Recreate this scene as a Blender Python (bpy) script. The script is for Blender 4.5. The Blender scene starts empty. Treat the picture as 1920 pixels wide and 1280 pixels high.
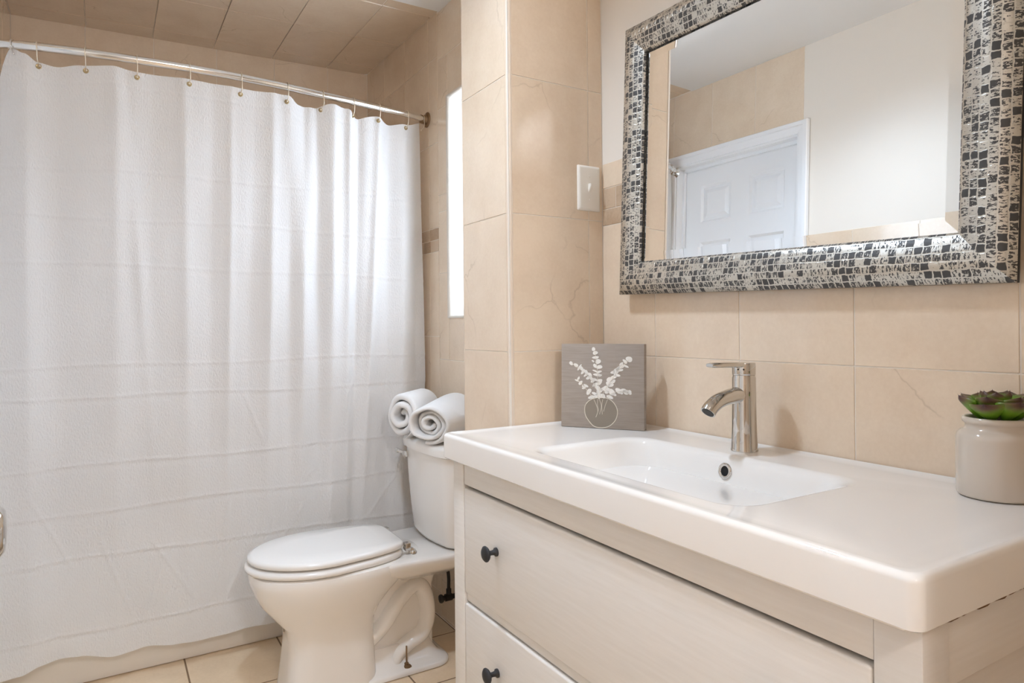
import bpy, bmesh, math, random
from math import sin, cos, pi, sqrt, hypot, atan2
from mathutils import Vector, Matrix

random.seed(7)
C = bpy.context.scene.collection
SC = bpy.context.scene

# ------------------------------------------------------------------ camera, sky, exposure
YAW, ROLL = 0.54237, -0.00922
cam_data = bpy.data.cameras.new('camera')
cam_data.sensor_fit = 'HORIZONTAL'
cam_data.sensor_width = 36.0
cam_data.lens = 36.0 * 1260 / 1920
cam_data.shift_y = -(640 - 612.2) / 1920
cam_data.clip_start = 0.02
cam = bpy.data.objects.new('camera', cam_data)
C.objects.link(cam)
_r = Vector((cos(YAW), -sin(YAW), 0)); _u = Vector((0, 0, 1)); _f = Vector((sin(YAW), cos(YAW), 0))
_cx = _r * cos(ROLL) + _u * sin(ROLL); _cy = _u * cos(ROLL) - _r * sin(ROLL)
M = Matrix((_cx, _cy, -_f)).transposed().to_4x4()
M.translation = (0, 0, 1.1233)
cam.matrix_world = M
SC.camera = cam

SC.view_settings.view_transform = 'Standard'
SC.view_settings.look = 'None'
SC.view_settings.gamma = 1
SC.view_settings.use_curve_mapping = False
SC.view_settings.exposure = 0.84

SPOT_POWER = 14.5
LAMP_STRENGTH = 40.0
LAMP_COLOR = (0.76, 0.925, 1.14, 1)
HALL_FILL_POWER = 112.0
HALL_FILL_COLOR = (0.97, 0.965, 0.985)
SKY_STRENGTH = 5.2
SKY_COLOR = (0.76, 0.90, 1.08, 1)
w = bpy.data.worlds.new('sky'); SC.world = w; w.use_nodes = True
w.node_tree.nodes['Background'].inputs[0].default_value = SKY_COLOR
w.node_tree.nodes['Background'].inputs[1].default_value = SKY_STRENGTH
SC.cycles.max_bounces = 14
SC.cycles.diffuse_bounces = 8
SC.cycles.glossy_bounces = 6
SC.cycles.transparent_max_bounces = 8
SC.cycles.sample_clamp_indirect = 6.0
SC.cycles.use_denoising = True

# ------------------------------------------------------------------ place (metres)
XW = 1.1007          # face of the vanity wall
YL = 1.367           # face of the wing wall beside the vanity
XP = 0.8169          # end face of the wing wall
YP2 = 1.609          # far face of the wing wall
YB = 3.18            # back wall of the bath alcove
XL = -0.307          # left wall
XL2 = -0.307         # left wall of the bath alcove
YF = 0.08            # front wall (doorway the camera looks through)
ZC = 2.335           # ceiling
YT = 2.537           # bath apron
ZCT = 0.885          # top of the basin

# ------------------------------------------------------------------ material helpers
def nt(name):
    m = bpy.data.materials.new(name); m.use_nodes = True
    t = m.node_tree; b = t.nodes['Principled BSDF']
    return m, t, b
def N(t, kind, **kw):
    n = t.nodes.new(kind)
    for k, v in kw.items():
        if k.startswith('i_'):
            key = k[2:]; key = int(key) if key.isdigit() else key
            n.inputs[key].default_value = v
        else: setattr(n, k, v)
    return n
def L(t, a, b): t.links.new(a, b)
def math_(t, op, a, b=None, c=None):
    n = N(t, 'ShaderNodeMath', operation=op)
    for i, v in enumerate((a, b, c)):
        if v is None: continue
        if isinstance(v, (int, float)): n.inputs[i].default_value = v
        else: L(t, v, n.inputs[i])
    return n.outputs[0]
def ramp(t, fac, stops):
    n = N(t, 'ShaderNodeValToRGB'); e = n.color_ramp.elements
    while len(e) < len(stops): e.new(0.5)
    for q, (p, c) in zip(e, stops):
        q.position = p; q.color = (c[0], c[1], c[2], 1) if not isinstance(c, (int, float)) else (c, c, c, 1)
    L(t, fac, n.inputs[0]); return n.outputs[0]
def simple(name, col, rough=0.5, metal=0.0, bump=None, coat=0.0, spec=None):
    m, t, b = nt(name)
    b.inputs['Base Color'].default_value = (*col, 1)
    b.inputs['Roughness'].default_value = rough
    b.inputs['Metallic'].default_value = metal
    if spec is not None: b.inputs['Specular IOR Level'].default_value = spec
    if coat: b.inputs['Coat Weight'].default_value = coat; b.inputs['Coat Roughness'].default_value = 0.05
    if bump:
        scale, strength, dist = bump
        tc = N(t, 'ShaderNodeTexCoord')
        no = N(t, 'ShaderNodeTexNoise', i_Scale=scale, i_Detail=4.0)
        L(t, tc.outputs['Object'], no.inputs['Vector'])
        bp = N(t, 'ShaderNodeBump', i_Strength=strength, i_Distance=dist)
        L(t, no.outputs['Fac'], bp.inputs['Height']); L(t, bp.outputs[0], b.inputs['Normal'])
    return m

def tile_mat(name, light, dark, rough=0.16, veins=True, vary=0.06):
    m, t, b = nt(name)
    geo = N(t, 'ShaderNodeNewGeometry')
    rnd = geo.outputs['Random Per Island']
    off = N(t, 'ShaderNodeVectorMath', operation='SCALE'); off.inputs[0].default_value = (17, 31, 23); L(t, rnd, off.inputs['Scale'])
    add = N(t, 'ShaderNodeVectorMath', operation='ADD'); L(t, geo.outputs['Position'], add.inputs[0]); L(t, off.outputs[0], add.inputs[1])
    n1 = N(t, 'ShaderNodeTexNoise', i_Scale=9.0, i_Detail=6.0, i_Roughness=0.6); L(t, add.outputs[0], n1.inputs['Vector'])
    n2 = N(t, 'ShaderNodeTexNoise', i_Scale=120.0, i_Detail=4.0, i_Roughness=0.7); L(t, add.outputs[0], n2.inputs['Vector'])
    s = math_(t, 'ADD', math_(t, 'MULTIPLY', n1.outputs['Fac'], 0.65), math_(t, 'MULTIPLY', n2.outputs['Fac'], 0.35))
    s = math_(t, 'ADD', s, math_(t, 'MULTIPLY', math_(t, 'SUBTRACT', rnd, 0.5), vary))
    col = ramp(t, s, [(0.30, dark), (0.62, light)])
    if veins:
        wob = N(t, 'ShaderNodeTexNoise', i_Scale=14.0, i_Detail=4.0); L(t, add.outputs[0], wob.inputs['Vector'])
        ws = N(t, 'ShaderNodeVectorMath', operation='SCALE'); ws.inputs['Scale'].default_value = 0.07; L(t, wob.outputs['Color'], ws.inputs[0])
        wa = N(t, 'ShaderNodeVectorMath', operation='ADD'); L(t, add.outputs[0], wa.inputs[0]); L(t, ws.outputs[0], wa.inputs[1])
        nv = N(t, 'ShaderNodeTexVoronoi', feature='DISTANCE_TO_EDGE', i_Scale=2.6); L(t, wa.outputs[0], nv.inputs['Vector'])
        k = ramp(t, nv.outputs['Distance'], [(0.0, 1.0), (0.006, 0.0)])
        nm = N(t, 'ShaderNodeTexNoise', i_Scale=5.0); L(t, add.outputs[0], nm.inputs['Vector'])
        k = math_(t, 'MULTIPLY', math_(t, 'MULTIPLY', k, ramp(t, nm.outputs['Fac'], [(0.50, 0.0), (0.60, 1.0)])), 0.42)
        mx = N(t, 'ShaderNodeMix', data_type='RGBA'); L(t, k, mx.inputs[0]); L(t, col, mx.inputs[6])
        mx.inputs[7].default_value = (dark[0] * .6, dark[1] * .55, dark[2] * .5, 1); col = mx.outputs[2]
    L(t, col, b.inputs['Base Color'])
    b.inputs['Roughness'].default_value = rough
    b.inputs['Specular IOR Level'].default_value = 0.5; b.inputs['Coat Weight'].default_value = 0.5; b.inputs['Coat Roughness'].default_value = 0.08
    bp = N(t, 'ShaderNodeBump', i_Strength=0.06, i_Distance=0.002); L(t, n1.outputs['Fac'], bp.inputs['Height']); L(t, bp.outputs[0], b.inputs['Normal'])
    return m

MT = {}
MT['tile'] = tile_mat('beige_stone_tile', (0.785, 0.650, 0.500), (0.705, 0.560, 0.415))
MT['border'] = tile_mat('tan_border_tile', (0.58, 0.44, 0.31), (0.38, 0.26, 0.16), rough=0.35, veins=False, vary=0.5)
MT['floor_tile'] = tile_mat('floor_stone_tile', (0.86, 0.69, 0.49), (0.74, 0.57, 0.385), rough=0.3)
MT['white_tile'] = tile_mat('white_window_tile', (0.66, 0.61, 0.54), (0.58, 0.53, 0.46), veins=False)
MT['grout'] = simple('pale_grout', (0.80, 0.74, 0.66), 0.85)
MT['floor_grout'] = simple('brown_grout', (0.26, 0.17, 0.10), 0.9)
MT['paint'] = simple('white_paint', (0.72, 0.70, 0.675), 0.38, bump=(60, 0.05, 0.002))
MT['ceiling_paint'] = simple('ceiling_paint', (0.80, 0.79, 0.77), 0.6, bump=(40, 0.05, 0.002))
MT['hall_paint'] = simple('hall_paint', (0.42, 0.33, 0.25), 0.7)
MT['trim_paint'] = simple('white_trim_paint', (0.84, 0.85, 0.86), 0.3)
MT['ceramic'] = simple('white_ceramic', (0.86, 0.84, 0.81), 0.07, coat=0.4)
MT['toilet'] = simple('toilet_china', (0.85, 0.82, 0.78), 0.09, coat=0.3)
MT['seat'] = simple('toilet_seat_plastic', (0.83, 0.81, 0.78), 0.16)
MT['tub'] = simple('tub_enamel', (0.85, 0.81, 0.75), 0.25)
MT['chrome'] = simple('chrome', (0.64, 0.62, 0.59), 0.06, 1.0)
MT['rod'] = simple('polished_steel', (0.80, 0.78, 0.75), 0.16, 1.0)
MT['bronze'] = simple('old_bronze', (0.30, 0.20, 0.12), 0.35, 1.0)
MT['brass'] = simple('pale_brass', (0.45, 0.35, 0.20), 0.3, 1.0)
MT['wire'] = simple('warm_steel_wire', (0.74, 0.66, 0.54), 0.3, 1.0)
MT['dark_metal'] = simple('dark_metal', (0.035, 0.030, 0.026), 0.45, 0.6)
MT['black'] = simple('matt_black', (0.018, 0.019, 0.022), 0.55)
MT['hole'] = simple('dark_hole', (0.006, 0.006, 0.006), 0.8)
MT['switch'] = simple('ivory_plastic', (0.83, 0.79, 0.72), 0.28)
MT['pot'] = simple('greige_glaze', (0.60, 0.53, 0.45), 0.12, coat=0.5)
MT['soil'] = simple('dark_soil', (0.03, 0.022, 0.015), 0.9, bump=(90, 0.6, 0.004))
MT['print'] = simple('print_white', (0.80, 0.77, 0.72), 0.6)
MT['print_line'] = simple('print_cream', (0.72, 0.66, 0.56), 0.6)
MT['print_vase'] = simple('print_vase_grey', (0.255, 0.215, 0.170), 0.7)
MT['bulb_glass'] = None
MT['towel'] = simple('white_terry', (0.80, 0.79, 0.78), 0.95, bump=(420, 0.55, 0.004), spec=0.1)
MT['caulk'] = simple('old_brown_caulk', (0.16, 0.085, 0.04), 0.9)

def make_cabinet_mat():
    m, t, b = nt('white_stained_wood')
    tc = N(t, 'ShaderNodeTexCoord')
    mp = N(t, 'ShaderNodeMapping'); mp.inputs['Scale'].default_value = (1, 1.4, 22); L(t, tc.outputs['Object'], mp.inputs[0])
    n = N(t, 'ShaderNodeTexNoise', i_Scale=7.0, i_Detail=5.0); L(t, mp.outputs[0], n.inputs['Vector'])
    col = ramp(t, n.outputs['Fac'], [(0.3, (0.745, 0.715, 0.675)), (0.7, (0.785, 0.76, 0.725))])
    L(t, col, b.inputs['Base Color']); b.inputs['Roughness'].default_value = 0.42
    bp = N(t, 'ShaderNodeBump', i_Strength=0.06, i_Distance=0.001); L(t, n.outputs['Fac'], bp.inputs['Height']); L(t, bp.outputs[0], b.inputs['Normal'])
    return m
MT['cabinet'] = make_cabinet_mat()

def make_canvas_mat():
    m, t, b = nt('taupe_canvas')
    tc = N(t, 'ShaderNodeTexCoord')
    mp = N(t, 'ShaderNodeMapping'); mp.inputs['Scale'].default_value = (3, 3, 40); L(t, tc.outputs['Object'], mp.inputs[0])
    n = N(t, 'ShaderNodeTexNoise', i_Scale=6.0, i_Detail=5.0); L(t, mp.outputs[0], n.inputs['Vector'])
    col = ramp(t, n.outputs['Fac'], [(0.3, (0.300, 0.255, 0.215)), (0.7, (0.370, 0.315, 0.270))])
    L(t, col, b.inputs['Base Color']); b.inputs['Roughness'].default_value = 0.7
    wv = N(t, 'ShaderNodeTexNoise', i_Scale=900.0); L(t, tc.outputs['Object'], wv.inputs['Vector'])
    bp = N(t, 'ShaderNodeBump', i_Strength=0.3, i_Distance=0.0006); L(t, wv.outputs['Fac'], bp.inputs['Height']); L(t, bp.outputs[0], b.inputs['Normal'])
    return m
MT['canvas'] = make_canvas_mat()

def make_curtain_mat():
    m, t, b = nt('white_seersucker')
    b.inputs['Base Color'].default_value = (0.86, 0.855, 0.85, 1)
    b.inputs['Roughness'].default_value = 0.85
    b.inputs['Specular IOR Level'].default_value = 0.15
    tc = N(t, 'ShaderNodeTexCoord')
    mp = N(t, 'ShaderNodeMapping'); mp.inputs['Scale'].default_value = (1.0, 1.0, 0.55); L(t, tc.outputs['UV'], mp.inputs[0])
    mp.inputs['Scale'].default_value = (230, 105, 1)
    n = N(t, 'ShaderNodeTexNoise', i_Scale=1.0, i_Detail=2.0); L(t, mp.outputs[0], n.inputs['Vector'])
    n2 = N(t, 'ShaderNodeTexNoise', i_Scale=0.09, i_Detail=3.0); L(t, mp.outputs[0], n2.inputs['Vector'])
    h = math_(t, 'ADD', n.outputs['Fac'], math_(t, 'MULTIPLY', n2.outputs['Fac'], 0.7))
    bp = N(t, 'ShaderNodeBump', i_Strength=0.6, i_Distance=0.0036); L(t, h, bp.inputs['Height']); L(t, bp.outputs[0], b.inputs['Normal'])
    tr = N(t, 'ShaderNodeBsdfTranslucent'); tr.inputs['Color'].default_value = (0.86, 0.855, 0.85, 1)
    L(t, bp.outputs[0], tr.inputs['Normal'])
    mx = N(t, 'ShaderNodeMixShader'); mx.inputs[0].default_value = 0.28
    L(t, b.outputs[0], mx.inputs[1]); L(t, tr.outputs[0], mx.inputs[2])
    L(t, mx.outputs[0], t.nodes['Material Output'].inputs['Surface'])
    return m
MT['curtain'] = make_curtain_mat()

def make_mosaic_mat():
    m, t, b = nt('silver_and_charcoal_mosaic')
    uv = N(t, 'ShaderNodeTexCoord').outputs['UV']
    nz = N(t, 'ShaderNodeTexNoise', i_Scale=90.0, i_Detail=2.0); L(t, uv, nz.inputs['Vector'])
    sub = N(t, 'ShaderNodeVectorMath', operation='SUBTRACT'); L(t, nz.outputs['Color'], sub.inputs[0]); sub.inputs[1].default_value = (.5, .5, .5)
    sc = N(t, 'ShaderNodeVectorMath', operation='SCALE'); L(t, sub.outputs[0], sc.inputs[0]); sc.inputs['Scale'].default_value = 0.0055
    ad = N(t, 'ShaderNodeVectorMath', operation='ADD'); L(t, uv, ad.inputs[0]); L(t, sc.outputs[0], ad.inputs[1])
    sep = N(t, 'ShaderNodeSeparateXYZ'); L(t, ad.outputs[0], sep.inputs[0])
    cs = 0.0130
    cu = math_(t, 'DIVIDE', sep.outputs[0], cs * 1.02); cv = math_(t, 'DIVIDE', sep.outputs[1], cs)
    iv = math_(t, 'FLOOR', cv)
    cu = math_(t, 'ADD', cu, math_(t, 'MULTIPLY', math_(t, 'SINE', math_(t, 'MULTIPLY', iv, 2.4)), 0.17))
    iu = math_(t, 'FLOOR', cu)
    fu = math_(t, 'SUBTRACT', cu, iu); fv = math_(t, 'SUBTRACT', cv, iv)
    cb = N(t, 'ShaderNodeCombineXYZ'); L(t, iu, cb.inputs[0]); L(t, iv, cb.inputs[1])
    wn = N(t, 'ShaderNodeTexWhiteNoise', noise_dimensions='2D'); L(t, cb.outputs[0], wn.inputs['Vector'])
    r = wn.outputs['Value']
    # scratches inside each tessera, direction along the bar's short side
    mp = N(t, 'ShaderNodeMapping'); mp.inputs['Scale'].default_value = (360, 150, 1); L(t, uv, mp.inputs[0])
    s = N(t, 'ShaderNodeTexNoise', i_Scale=1.0, i_Detail=3.0, i_Roughness=0.65); L(t, mp.outputs[0], s.inputs['Vector'])
    thr = ramp(t, r, [(0.0, 0.38), (0.2, 0.465), (0.6, 0.54), (0.79, 0.605), (0.80, 1.0)])
    dark = math_(t, 'LESS_THAN', s.outputs['Fac'], thr)
    edge = math_(t, 'MINIMUM', math_(t, 'MINIMUM', fu, math_(t, 'SUBTRACT', 1.0, fu)), math_(t, 'MINIMUM', fv, math_(t, 'SUBTRACT', 1.0, fv)))
    ins = ramp(t, edge, [(0.055, 0.0), (0.10, 1.0)])
    k = math_(t, 'MULTIPLY', dark, ins)
    mx = N(t, 'ShaderNodeMix', data_type='RGBA'); L(t, k, mx.inputs[0])
    mx.inputs[6].default_value = (0.63, 0.605, 0.545, 1); mx.inputs[7].default_value = (0.06, 0.059, 0.058, 1)
    L(t, mx.outputs[2], b.inputs['Base Color'])
    L(t, math_(t, 'MULTIPLY', math_(t, 'SUBTRACT', 1.0, k), 0.75), b.inputs['Metallic'])
    L(t, math_(t, 'ADD', 0.30, math_(t, 'MULTIPLY', k, 0.12)), b.inputs['Roughness'])
    bp = N(t, 'ShaderNodeBump', i_Strength=0.35, i_Distance=0.0008)
    L(t, math_(t, 'SUBTRACT', ins, math_(t, 'MULTIPLY', s.outputs['Fac'], 0.6)), bp.inputs['Height']); L(t, bp.outputs[0], b.inputs['Normal'])
    return m
MT['mosaic'] = make_mosaic_mat()
MT['mirror'] = simple('mirror_silver', (0.90, 0.915, 0.92), 0.0, 1.0)

def make_leaf_mat():
    m, t, b = nt('succulent_leaf')
    uv = N(t, 'ShaderNodeTexCoord').outputs['UV']
    sep = N(t, 'ShaderNodeSeparateXYZ'); L(t, uv, sep.inputs[0])
    n = N(t, 'ShaderNodeTexNoise', i_Scale=6.0); L(t, uv, n.inputs['Vector'])
    f = math_(t, 'ADD', sep.outputs[0], math_(t, 'MULTIPLY', math_(t, 'SUBTRACT', n.outputs['Fac'], .5), 0.18))
    col = ramp(t, f, [(0.15, (0.13, 0.32, 0.012)), (0.66, (0.15, 0.30, 0.02)), (0.88, (0.12, 0.07, 0.03)), (1.0, (0.06, 0.018, 0.022))])
    L(t, col, b.inputs['Base Color']); b.inputs['Roughness'].default_value = 0.36
    return m
MT['leaf'] = make_leaf_mat()
def make_bulb_mat():
    m, t, b = nt('lit_bulb')
    b.inputs['Emission Color'].default_value = LAMP_COLOR
    b.inputs['Emission Strength'].default_value = LAMP_STRENGTH
    return m
MT['bulb_glass'] = make_bulb_mat()
def make_pane_mat():
    m, t, b = nt('window_pane')
    a = N(t, 'ShaderNodeBsdfTransparent'); g = N(t, 'ShaderNodeBsdfGlossy', i_Roughness=0.0)
    mx = N(t, 'ShaderNodeMixShader'); mx.inputs[0].default_value = 0.06
    L(t, a.outputs[0], mx.inputs[1]); L(t, g.outputs[0], mx.inputs[2])
    L(t, mx.outputs[0], t.nodes['Material Output'].inputs['Surface'])
    return m
MT['pane'] = make_pane_mat()

# ------------------------------------------------------------------ mesh helpers
def link(name, me, mat, parent=None, smooth=False):
    if mat is not None:
        for mm in (mat if isinstance(mat, (list, tuple)) else [mat]): me.materials.append(mm)
    o = bpy.data.objects.new(name, me); C.objects.link(o)
    if smooth:
        for p in me.polygons: p.use_smooth = True
    if parent is not None: o.parent = parent
    return o
def obj(name, bm, mat, parent=None, smooth=False, auto=None):
    bmesh.ops.recalc_face_normals(bm, faces=bm.faces)
    me = bpy.data.meshes.new(name); bm.to_mesh(me); bm.free()
    o = link(name, me, mat, parent, smooth)
    if auto is not None:
        me.set_sharp_from_angle(angle=math.radians(auto))
        for p in me.polygons: p.use_smooth = True
    return o
def thing(name, label, cat, loc=(0, 0, 0), rotz=0, group=None):
    o = bpy.data.objects.new(name, None); o.empty_display_size = 0.05; C.objects.link(o)
    o.location = loc; o.rotation_euler = (0, 0, rotz); o['label'] = label; o['category'] = cat
    if group: o['group'] = group
    return o
def struct(o): o['kind'] = 'structure'; return o
def box(bm, x0, x1, y0, y1, z0, z1, bevel=0.0, seg=2):
    b2 = bmesh.new()
    vs = [b2.verts.new((x, y, z)) for x in (x0, x1) for y in (y0, y1) for z in (z0, z1)]
    for f in ((0, 1, 3, 2), (4, 6, 7, 5), (0, 4, 5, 1), (2, 3, 7, 6), (0, 2, 6, 4), (1, 5, 7, 3)):
        b2.faces.new([vs[i] for i in f])
    bmesh.ops.recalc_face_normals(b2, faces=b2.faces)
    if bevel: bmesh.ops.bevel(b2, geom=b2.edges[:], offset=bevel, segments=seg, profile=0.5, affect='EDGES')
    me = bpy.data.meshes.new('tmp'); b2.to_mesh(me); b2.free(); bm.from_mesh(me); bpy.data.meshes.remove(me)
def loft(bm, loops, cap0=True, cap1=True, closed=True):
    rows = [[bm.verts.new(p) for p in lp] for lp in loops]
    n = len(rows[0])
    for a, b in zip(rows, rows[1:]):
        for i in range(n if closed else n - 1):
            j = (i + 1) % n
            bm.faces.new((a[i], a[j], b[j], b[i]))
    if cap0: bm.faces.new(rows[0][::-1])
    if cap1: bm.faces.new(rows[-1])
    return rows
def lathe(bm, prof, seg=40, axis='z', origin=(0, 0, 0), cap0=True, cap1=True):
    loops = []
    for r, h in prof:
        lp = []
        for k in range(seg):
            a = 2 * pi * k / seg; p = (r * cos(a), r * sin(a), h)
            if axis == 'x': p = (p[2], p[0], p[1])
            if axis == 'y': p = (p[0], p[2], p[1])
            lp.append((p[0] + origin[0], p[1] + origin[1], p[2] + origin[2]))
        loops.append(lp)
    loft(bm, loops, cap0, cap1)
def catmull(pts, sub=8):
    P = [Vector(p) for p in pts]; P = [P[0] * 2 - P[1]] + P + [P[-1] * 2 - P[-2]]; out = []
    for i in range(1, len(P) - 2):
        for k in range(sub):
            s = k / sub; a, b, c, d = P[i - 1:i + 3]
            out.append(0.5 * (2 * b + (c - a) * s + (2 * a - 5 * b + 4 * c - d) * s * s + (3 * b - a - 3 * c + d) * s ** 3))
    out.append(P[-2]); return out
def tube(bm, path, rad, seg=14, cap=True, closed=False):
    P = [Vector(p) for p in path]; n = len(P); loops = []; prev = None
    for i, p in enumerate(P):
        if closed: tg = (P[(i + 1) % n] - P[i - 1]).normalized()
        else: tg = (P[min(i + 1, n - 1)] - P[max(i - 1, 0)]).normalized()
        if prev is None:
            up = Vector((0, 0, 1)) if abs(tg.z) < 0.9 else Vector((1, 0, 0))
            prev = tg.cross(up).normalized()
        nn = (prev - tg * prev.dot(tg)).normalized(); prev = nn; bb = tg.cross(nn)
        r = rad[i] if isinstance(rad, (list, tuple)) else rad
        loops.append([p + (nn * cos(2 * pi * k / seg) + bb * sin(2 * pi * k / seg)) * r for k in range(seg)])
    if closed: loops.append(loops[0]); cap = False
    if closed:
        rows = [[bm.verts.new(q) for q in lp] for lp in loops[:-1]]
        for a in range(len(rows)):
            b = (a + 1) % len(rows)
            for i in range(seg):
                j = (i + 1) % seg; bm.faces.new((rows[a][i], rows[a][j], rows[b][j], rows[b][i]))
    else: loft(bm, loops, cap, cap)
def rr(x0, x1, y0, y1, r, z, n=10):
    """rounded rectangle, counter-clockwise"""
    out = []
    r = min(r, (x1 - x0) / 2 - 1e-4, (y1 - y0) / 2 - 1e-4)
    for cx, cy, a0 in ((x1 - r, y1 - r, 0), (x0 + r, y1 - r, pi / 2), (x0 + r, y0 + r, pi), (x1 - r, y0 + r, 1.5 * pi)):
        for k in range(n + 1):
            a = a0 + k / n * pi / 2; out.append((cx + r * cos(a), cy + r * sin(a), z))
    return out
def sup(cx, cy, a0, a1, b, z, e=2.2, n=48):
    """superellipse whose front half-length is a0 (towards -x) and back half-length a1"""
    out = []
    for k in range(n):
        t = 2 * pi * k / n; c, s = cos(t), sin(t)
        x = (abs(c) ** (2 / e)) * (a1 if c > 0 else -a0); y = (abs(s) ** (2 / e)) * b * (1 if s > 0 else -1)
        out.append((cx + x, cy + y, z))
    return out

# ------------------------------------------------------------------ tiled surfaces
def cut_rects(r, holes):
    rs = [r]
    for h in holes:
        nr = []
        for a0, a1, b0, b1 in rs:
            if a1 <= h[0] or a0 >= h[1] or b1 <= h[2] or b0 >= h[3]: nr.append((a0, a1, b0, b1)); continue
            if a0 < h[0]: nr.append((a0, h[0], b0, b1))
            if a1 > h[1]: nr.append((h[1], a1, b0, b1))
            m0, m1 = max(a0, h[0]), min(a1, h[1])
            if b0 < h[2]: nr.append((m0, m1, b0, h[2]))
            if b1 > h[3]: nr.append((m0, m1, h[3], b1))
        rs = nr
    return rs
def tiles(bm, org, U, V, NN, uc, vc, mi=0, holes=(), gap=0.0022, th=0.0014, ch=0.0006):
    org, U, V, NN = Vector(org), Vector(U), Vector(V), Vector(NN)
    for a0, a1 in zip(uc, uc[1:]):
        for b0, b1 in zip(vc, vc[1:]):
            for r0, r1, s0, s1 in cut_rects((a0, a1, b0, b1), holes):
                g = gap / 2
                if r1 - r0 < 3 * gap or s1 - s0 < 3 * gap: continue
                def ring(i, h):
                    return [bm.verts.new(org + U * u + V * v + NN * h) for u, v in
                            ((r0 + g + i, s0 + g + i), (r1 - g - i, s0 + g + i), (r1 - g - i, s1 - g - i), (r0 + g + i, s1 - g - i))]
                A, B, D = ring(0, -0.0015), ring(0, th - ch), ring(ch, th)
                for P, Q in ((A, B), (B, D)):
                    for k in range(4):
                        j = (k + 1) % 4; f = bm.faces.new((P[k], P[j], Q[j], Q[k])); f.material_index = mi
                f = bm.faces.new(D); f.material_index = mi
def slab(bm, org, U, V, NN, rect, holes=(), depth=0.10, mi=0):
    """backing pieces behind a tiled face"""
    org, U, V, NN = Vector(org), Vector(U), Vector(V), Vector(NN)
    for r0, r1, s0, s1 in cut_rects(rect, holes):
        a = [bm.verts.new(org + U * u + V * v) for u, v in ((r0, s0), (r1, s0), (r1, s1), (r0, s1))]
        b = [bm.verts.new(org + U * u + V * v - NN * depth) for u, v in ((r0, s0), (r1, s0), (r1, s1), (r0, s1))]
        fs = [bm.faces.new(a), bm.faces.new(b[::-1])] + [bm.faces.new((a[k], b[k], b[(k + 1) % 4], a[(k + 1) % 4])) for k in range(4)]
        for f in fs: f.material_index = mi
T = 0.0014   # tile thickness: grout planes sit this far behind the tile faces
def steps(a, b, d, start):
    out = [a]; k = start
    while k < b - 0.02:
        if k > a + 0.02: out.append(k)
        k += d
    return out + [b]

# right wall: vanity zone, toilet zone with the window, bath zone
WIN = (1.72, 2.284, 1.163, 1.988)
bm = bmesh.new()
O, U, V, NN = (XW + T, 0, 0), (0, 1, 0), (0, 0, 1), (-1, 0, 0)
slab(bm, O, U, V, NN, (YF - 0.12, YB + 0.1, -0.02, ZC + 0.06), [WIN], 0.12, 0)
ucA = [YF, 0.1963, 0.4413, 0.6863, 0.9313, 1.1763, YL]
tiles(bm, O, U, V, NN, ucA, [0, 0.06, 0.39, 0.72, 1.0500, 1.3800], 1)
tiles(bm, O, U, V, NN, steps(YF, YL, 0.062, YF + 0.03), [1.38, 1.4225], 2)
tiles(bm, O, U, V, NN, steps(YF, YL, 0.105, YF + 0.08), [1.4225, 1.476], 2)
tiles(bm, O, U, V, NN, ucA, [1.476, 1.540], 1)
slab(bm, (XW + 0.0015, 0, 0), U, V, NN, (YF, YL, 1.5405, ZC), (), 0.004, 3)
ucB = [YP2, 1.635, 1.88, 2.125, 2.37]
tiles(bm, O, U, V, NN, ucB, [0, 0.01, 0.34, 0.67, 1.0, 1.33, 1.565, 1.630, 1.96, 2.15, ZC], 1, [WIN])
ucC = [2.37, 2.455, 2.70, 2.945, YB]
tiles(bm, O, U, V, NN, ucC, [0, 0.098, 0.428, 0.758, 1.088, 1.418], 1)
tiles(bm, O, U, V, NN, steps(2.37, YB, 0.062, 2.385), [1.418, 1.464], 2)
tiles(bm, O, U, V, NN, steps(2.37, YB, 0.105, 2.45), [1.464, 1.510], 2)
tiles(bm, O, U, V, NN, ucC, [1.51, 1.84, 2.17, ZC + 0.035], 1)
# tiled window reveal: far side, near side, head, sill
RD = 0.115
tiles(bm, (XW, WIN[1], 0), (1, 0, 0), (0, 0, 1), (0, -1, 0), [0.006, 0.118], [1.163, 1.49, 1.817, 1.988], 4, th=0.002)
tiles(bm, (XW, WIN[0], 0), (1, 0, 0), (0, 0, 1), (0, 1, 0), [0.006, 0.118], [1.163, 1.49, 1.817, 1.988], 4, th=0.002)
tiles(bm, (XW, 0, WIN[3]), (1, 0, 0), (0, 1, 0), (0, 0, -1), [0.006, 0.118], [WIN[0], 1.80, 2.04, WIN[1]], 4, th=0.002)
tiles(bm, (XW, 0, WIN[2]), (1, 0, 0), (0, 1, 0), (0, 0, 1), [0.006, 0.118], [WIN[0], 1.80, 2.04, WIN[1]], 4, th=0.002)
struct(obj('wall_right', bm, [MT['grout'], MT['tile'], MT['border'], MT['paint'], MT['white_tile']]))
# rounded edge trim around the window opening
bm = bmesh.new()
y0, y1, z0, z1 = WIN
loops = []
for k in range(7):
    a = k / 6 * pi / 2
    e = 0.004 - 0.010 * sin(a) ; xx = XW - 0.003 + 0.010 * (1 - cos(a))
    loops.append([(xx, y0 + 0.010 - e - 0.012, z0 + 0.010 - e - 0.012), (xx, y1 - 0.010 + e + 0.012, z0 + 0.010 - e - 0.012),
                  (xx, y1 - 0.010 + e + 0.012, z1 - 0.010 + e + 0.012), (xx, y0 + 0.010 - e - 0.012, z1 - 0.010 + e + 0.012)])
loft(bm, loops, False, False)
struct(obj('trim_1', bm, MT['white_tile'], auto=50))

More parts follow.
